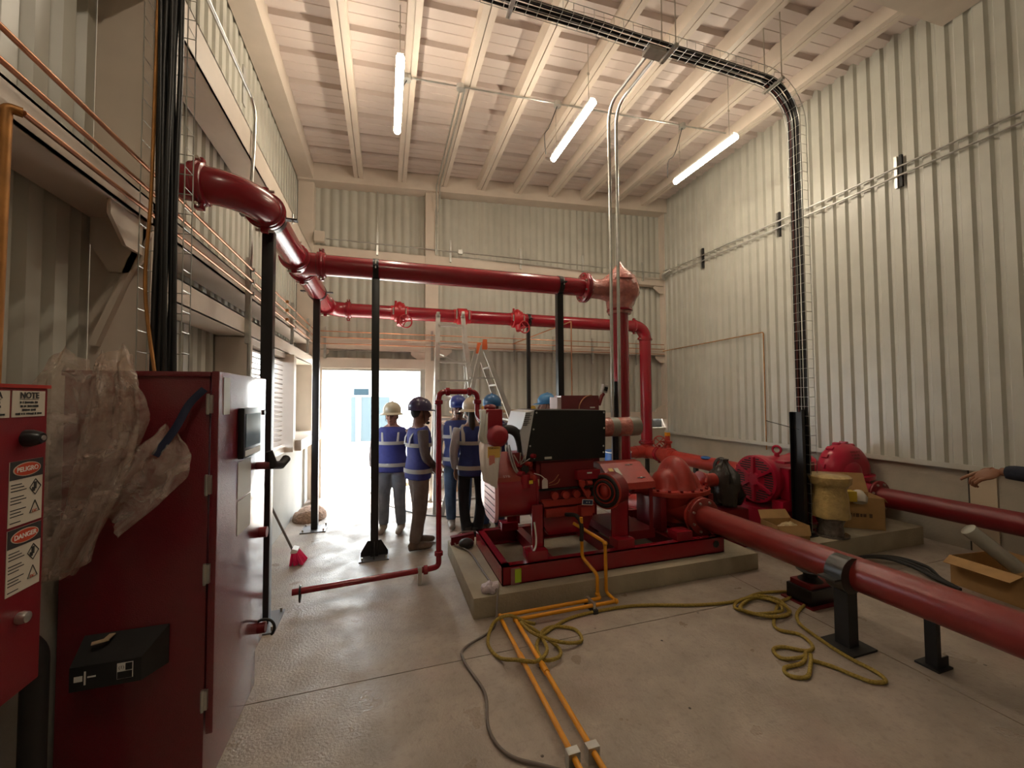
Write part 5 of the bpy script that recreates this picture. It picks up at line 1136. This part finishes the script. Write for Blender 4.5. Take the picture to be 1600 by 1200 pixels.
def person(label, loc, face, H=1.70, skin=(.32, .16, .10), vest=(.015, .03, .16), shirt=(.40, .38, .38), trouser=(.10, .14, .22), helmet=(.30, .26, .18), hel='cap', arms=None, hair=(.02, .015, .012), boots=(.10, .075, .055), stance=.09, step=0, head_turn=0, gloves=False, slim=1.0, extra=None, nod=0):
    """face = heading angle of the forward direction (0 = +Y, positive turns towards -X)"""
    t = thing('person', label, 'person', loc)
    k = H / 1.70; R = Matrix.Rotation(face, 3, 'Z'); L0 = V(loc)
    W = lambda p: L0 + R @ (V(p) * k)
    WW = lambda ps: [W(p) for p in ps]
    rx = R @ V((1, 0, 0))
    sw = .185 * slim; hw = .095
    arms = arms or {}
    la = arms.get('l', [(-sw, 0, 1.40), (-sw - .06, -.02, 1.12), (-sw - .05, .06, .88)])
    ra = arms.get('r', [(sw, 0, 1.40), (sw + .06, -.02, 1.12), (sw + .05, .06, .88)])
    legs = [[(-hw, 0, .90), (-hw - .01, .02 + step * .5, .48), (-stance, -.02 + step, .09)], [(hw, 0, .90), (hw + .01, .02 - step * .5, .48), (stance, -.02 - step, .09)]]
    torso = lambda e: ([(0, 0, .86), (0, 0, .95), (0, .005, 1.08), (0, .015, 1.24), (0, .01, 1.36), (0, 0, 1.43), (0, -.005, 1.475)],
                       [(.165 * slim + e, .115 + e), (.17 * slim + e, .12 + e), (.145 * slim + e, .105 + e), (.165 * slim + e, .115 + e), (.18 * slim + e, .105 + e), (.13 * slim + e, .08 + e), (.06 + e * .3, .06 + e * .3)])
    def tor(m, e, i0=0, i1=7):
        p, r = torso(e); p, r = p[i0:i1], r[i0:i1]; m.tube(WW(p), [a[0] * k for a in r], 22, True, rx, [a[1] * k for a in r])
    def limb(m, pts, rs, n=12): m.tube(spline(WW(pts), 4), [a for a in interp(rs, (len(pts) - 1) * 4 + 1)], n)
    def interp(rs, n): return [k * (rs[min(int(i / (n - 1) * (len(rs) - 1)), len(rs) - 2)] * (1 - (i / (n - 1) * (len(rs) - 1) - min(int(i / (n - 1) * (len(rs) - 1)), len(rs) - 2))) + rs[min(int(i / (n - 1) * (len(rs) - 1)), len(rs) - 2) + 1] * (i / (n - 1) * (len(rs) - 1) - min(int(i / (n - 1) * (len(rs) - 1)), len(rs) - 2))) for i in range(n)]
    skm = mat('skin_%.2f_%.2f' % skin[:2], skin, .55, var=.06, vscale=14)
    # body: one continuous surface
    m = MB(); tor(m, -.012)
    for lg in legs: limb(m, lg, [.072, .052, .04])
    for ar in (la, ra): limb(m, ar, [.045, .036, .026])
    m.tube(WW([(0, -.005, 1.40), (0, .005, 1.50), (0, .02, 1.58)]), [.072 * k, .062 * k, .058 * k], 14)
    hR = R @ Matrix.Rotation(head_turn, 3, 'Z') @ Matrix.Rotation(-nod, 3, 'X'); hc = W((0, .025, 1.582))
    kh = k * 1.10
    Hh = lambda p: hc + hR @ (V(p) * kh)
    m.ell(hc + hR @ V((0, -.005, .02)) * kh, (.075 * kh, .092 * kh, .095 * kh), 20, 14, hR)                      # skull
    m.tube([Hh((0, .035, .03)), Hh((0, .045, -.03)), Hh((0, .05, -.085)), Hh((0, .055, -.105))], [.066 * k, .060 * k, .044 * k, .028 * k], 16)   # face and jaw
    m.tube([Hh((0, .098, .022)), Hh((0, .112, -.005)), Hh((0, .120, -.022)), Hh((0, .10, -.032))], [.010 * k, .013 * k, .017 * k, .012 * k], 8)   # nose
    for s_ in (-1, 1): m.ell(Hh((s_ * .074, -.005, -.01)), (.010 * k, .020 * k, .032 * k), 10, 8, hR); m.ell(Hh((s_ * .035, .088, -.03)), (.022 * k, .014 * k, .02 * k), 10, 8, hR)
    m.ell(Hh((0, .098, -.062)), (.024 * k, .010 * k, .010 * k), 10, 6, hR)
    body = remesh(m, .010, 2)
    for ar, sgn in ((la, 1), (ra, -1)):
        a, b = W(ar[-2]), W(ar[-1]); hd_ = arms.get('lh') if sgn > 0 else None
        if hd_: hand(body, b, hd_[0], hd_[1], curl=.62, s=k * 1.16, point=True)
        else: hand(body, b, (b - a), R @ V((sgn * .35, 1, 0)), curl=.45, s=k, flip=sgn < 0)
    body.build('body', skm, t, smooth=True)
    ey = mat('eye_dark', (.02, .015, .012), .3)
    for s_ in (-1, 1): MB().ell(Hh((s_ * .031, .094, .008)), (.011 * k, .007 * k, .006 * k), 10, 6, hR).build('eye', ey, t)
    MB().ell(Hh((0, .106, -.060)), (.022 * k, .005 * k, .004 * k), 10, 6, hR).build('mouth', mat('lip', (.22, .07, .06), .5), t)
    # trousers
    m = MB(); m.tube(WW([(0, 0, .80), (0, 0, .88), (0, 0, .98), (0, 0, 1.02)]), [a * k for a in (.165 * slim, .178 * slim, .17 * slim, .16 * slim)], 20, True, rx, [a * k for a in (.11, .125, .12, .112)])
    for lg in legs: limb(m, [(lg[0][0], lg[0][1], .88), lg[1], (lg[2][0], lg[2][1], .10)], [.10 * slim, .076 * slim, .066])
    remesh(m, .014, 3).build('trousers', mat('cloth_%.2f_%.2f' % trouser[:2], trouser, .85, var=.22, vscale=9, bump=.5, bscale=18), t, smooth=True)
    # shirt with sleeves
    m = MB(); tor(m, .008, 1, 6)
    for ar in (la, ra): limb(m, [ar[0], ar[1], V(ar[1]).lerp(V(ar[2]), .92)], [.068, .056, .044])
    remesh(m, .014, 3).build('shirt', mat('shirt_%.2f_%.2f' % shirt[:2], shirt, .85, var=.1, vscale=9, bump=.5, bscale=22), t, smooth=True)
    # vest with reflective bands
    if vest:
        vm = mat('vest_%.2f_%.2f' % vest[:2], vest, .7, var=.1, vscale=10, bump=.3, bscale=20)
        p, r = torso(.024); m = MB()
        p2 = [(0, 0, .82)] + p[1:6]; r2 = [(.185 * slim + .02, .135 + .015)] + r[1:6]
        m.tube(WW(p2), [a[0] * k for a in r2], 24, True, rx, [a[1] * k for a in r2])
        vo = remesh(m, .014, 2).build('vest', vm, t, smooth=True)
        bandm = mat('reflective', (.42, .40, .37), .4)
        for z0, z1 in ((.90, .95), (1.20, 1.245)):
            a = lambda z: (.165 * slim + .036 + (.012 if z < 1 else .0), .115 + .036 + (.008 if z < 1 else 0))
            q = MB(); q.tube(WW([(0, .008 if z0 > 1 else 0, z0), (0, .008 if z0 > 1 else 0, z1)]), [a(z0)[0] * k, a(z1)[0] * k], 28, False, rx, [a(z0)[1] * k, a(z1)[1] * k]); q.build('reflective_band', bandm, vo, smooth=True)
        for s_ in (-1, 1): MB().tube(WW([(s_ * .095, .135, 1.24), (s_ * .10, .12, 1.36), (s_ * .11, .05, 1.435), (s_ * .11, -.06, 1.42), (s_ * .10, -.125, 1.30), (s_ * .095, -.135, 1.22)]), .022 * k, 8, True, rx, .006 * k).build('reflective_band', bandm, vo, smooth=True)
    # boots
    bm2 = mat('boot_%.2f' % boots[0], boots, .7, var=.25, vscale=16)
    for lg in legs:
        fx_, fy_ = lg[2][0], lg[2][1]; m = MB()
        m.tube(WW([(fx_, fy_, .20), (fx_, fy_, .10), (fx_, fy_ + .01, .05)]), [.058 * k, .056 * k, .056 * k], 14)
        m.tube(WW([(fx_, fy_ - .07, .045), (fx_, fy_, .055), (fx_, fy_ + .10, .048), (fx_, fy_ + .19, .035), (fx_, fy_ + .215, .03)]), [a * k for a in (.035, .050, .048, .042, .02)], 14, True, rx, [a * k for a in (.040, .05, .044, .034, .02)])
        bo = remesh(m, .010, 2)
        bo.v = [V((v.x, v.y, max(v.z, loc[2] + .004))) for v in bo.v]; bo.build('boot', bm2, t, smooth=True)
    # hair
    if hair: 
        m = MB(); m.ell(Hh((0, -.022, .02)), (.082 * k, .088 * k, .088 * k), 18, 12, hR); m.build('hair', mat('hair_%.2f' % hair[0], hair, .7), t, smooth=True)
    # hard hat
    if helmet:
        hm = mat('helmet_%.2f_%.2f_%.2f' % helmet, helmet, .3, coat=.3)
        m = MB(); n = 28; prof_h = [(0, .114), (.03, .118), (.06, .114), (.09, .099), (.117, .074), (.133, .040), (.138, .004)]
        vs = []
        for z, r_ in prof_h:
            for i in range(n):
                a = 2 * PI * i / n; vs.append(Hh((r_ * .93 * math.cos(a), -.002 + r_ * 1.12 * math.sin(a), .045 + z)))
        m.add(vs, [(i * n + j, i * n + (j + 1) % n, (i + 1) * n + (j + 1) % n, (i + 1) * n + j) for i in range(len(prof_h) - 1) for j in range(n)] + [tuple(range((len(prof_h) - 1) * n, len(prof_h) * n)), tuple(range(n - 1, -1, -1))])
        he = m.build('hard_hat', hm, t, smooth=True)
        m = MB(); vs = []
        for i in range(n):
            a = 2 * PI * i / n; fr = max(0, math.sin(a)) ** 1.5
            ext = .056 if hel == 'full' else .008 + .062 * fr
            dz = -.020 if hel == 'full' else -.012 * fr
            for rr, zz in ((.104, .052), (.104 + ext, .045 + dz), (.104 + ext, .038 + dz), (.104, .042)):
                vs.append(Hh((rr * .93 * math.cos(a), -.002 + (rr + .012) * 1.04 * math.sin(a), zz)))
        m.add(vs, [(i * 4 + j, ((i + 1) % n) * 4 + j, ((i + 1) % n) * 4 + (j + 1) % 4, i * 4 + (j + 1) % 4) for i in range(n) for j in range(4)])
        m.build('brim', hm, he, smooth=True)
        MB().tube([Hh((0, .085, .115)), Hh((0, .05, .165)), Hh((0, -.01, .184)), Hh((0, -.07, .165)), Hh((0, -.10, .115))], .012 * k, 8).build('ridge', hm, he, smooth=True)
        MB().tube([Hh((-.075, .01, .04)), Hh((-.072, .03, -.05)), Hh((0, .055, -.115)), Hh((.072, .03, -.05)), Hh((.075, .01, .04))], .004 * k, 5).build('chin_strap', blackm, he)
    if extra: extra(t, Hh, W, k)
    return t
def moustache(t, Hh, W, k): MB().ell(Hh((0, .108, -.046)), (.034 * k, .010 * k, .009 * k), 10, 6).build('moustache', mat('hair_0.02', (.02, .015, .012), .7), t)
def goatee(t, Hh, W, k): MB().ell(Hh((0, .088, -.100)), (.026 * k, .020 * k, .020 * k), 10, 6).build('beard', mat('hair_0.02', (.02, .015, .012), .7), t)
def ponytail(t, Hh, W, k): MB().tube(spline([Hh((0, -.09, .02)), Hh((0, -.11, -.06)), Hh((.01, -.10, -.16)), Hh((.02, -.09, -.24))], 4), [.04 * k] * 8 + [.03 * k] * 3 + [.015 * k] * 2, 10).build('ponytail', mat('hair_0.03', (.03, .018, .010), .6), t, smooth=True)
# purple helmet man: profile facing right
person('worker in dark violet helmet and blue vest standing in profile', (.36, 4.72, 0), -1.35, H=1.63, skin=(.20, .085, .055), vest=(.03, .035, .20), slim=1.12, shirt=(.11, .085, .085), trouser=(.17, .13, .11), helmet=(.055, .04, .10), arms={'l': [(-.185, 0, 1.40), (-.22, .0, 1.12), (-.10, .14, .94)], 'r': [(.185, 0, 1.40), (.22, .02, 1.12), (.10, .17, .95)]}, stance=.10, step=.05, extra=goatee, boots=(.16, .11, .08))
person('smiling worker in tan full-brim helmet by the doorway', (.09, 5.38, 0), PI - .25, H=1.58, skin=(.42, .20, .14), vest=(.03, .035, .17), shirt=(.34, .27, .25), trouser=(.20, .22, .26), helmet=(.45, .39, .27), hel='full', slim=1.1, stance=.12, boots=(.28, .23, .18))
person('worker with moustache and blue helmet facing the viewer', (.93, 5.32, 0), PI - .1, H=1.66, skin=(.24, .11, .07), vest=(.02, .03, .13), shirt=(.46, .42, .42), trouser=(.06, .10, .18), helmet=(.02, .04, .22), extra=moustache, boots=(.24, .20, .17), slim=1.08)
person('woman in cream full-brim helmet seen from behind', (.985, 4.68, 0), -.25, H=1.63, skin=(.36, .18, .12), vest=(.02, .035, .16), shirt=(.50, .47, .48), trouser=(.012, .012, .016), helmet=(.62, .52, .38), hel='full', slim=.88, extra=ponytail, boots=(.03, .025, .025), stance=.06)
person('worker in bright blue helmet behind the red header tank', (1.30, 4.95, 0), -.5, H=1.67, skin=(.26, .12, .08), vest=(.02, .03, .13), shirt=(.10, .10, .13), trouser=(.04, .07, .15), helmet=(.02, .13, .32), stance=.10)
person('worker in light blue helmet behind the black engine cover looking left', (2.30, 5.46, 0), 1.35, H=1.68, skin=(.50, .28, .22), vest=(.02, .03, .13), shirt=(.35, .34, .36), trouser=(.05, .07, .12), helmet=(.03, .17, .38))
# the pointing person at the right: only the forearm reaches into view
def pointer(t, Hh, W, k): pass
person('person in dark navy sleeve pointing with one hand at the right edge', (3.98, 1.0, 0), .25, H=1.70, skin=(.24, .105, .055), vest=None, shirt=(.012, .016, .03), trouser=(.04, .05, .08), helmet=None, arms={'l': [(-.185, 0, 1.40), (-.20, .25, 1.23), (-.165, .535, 1.215)], 'lh': ((-.42, .80, -.46), (.8, .3, .6))})
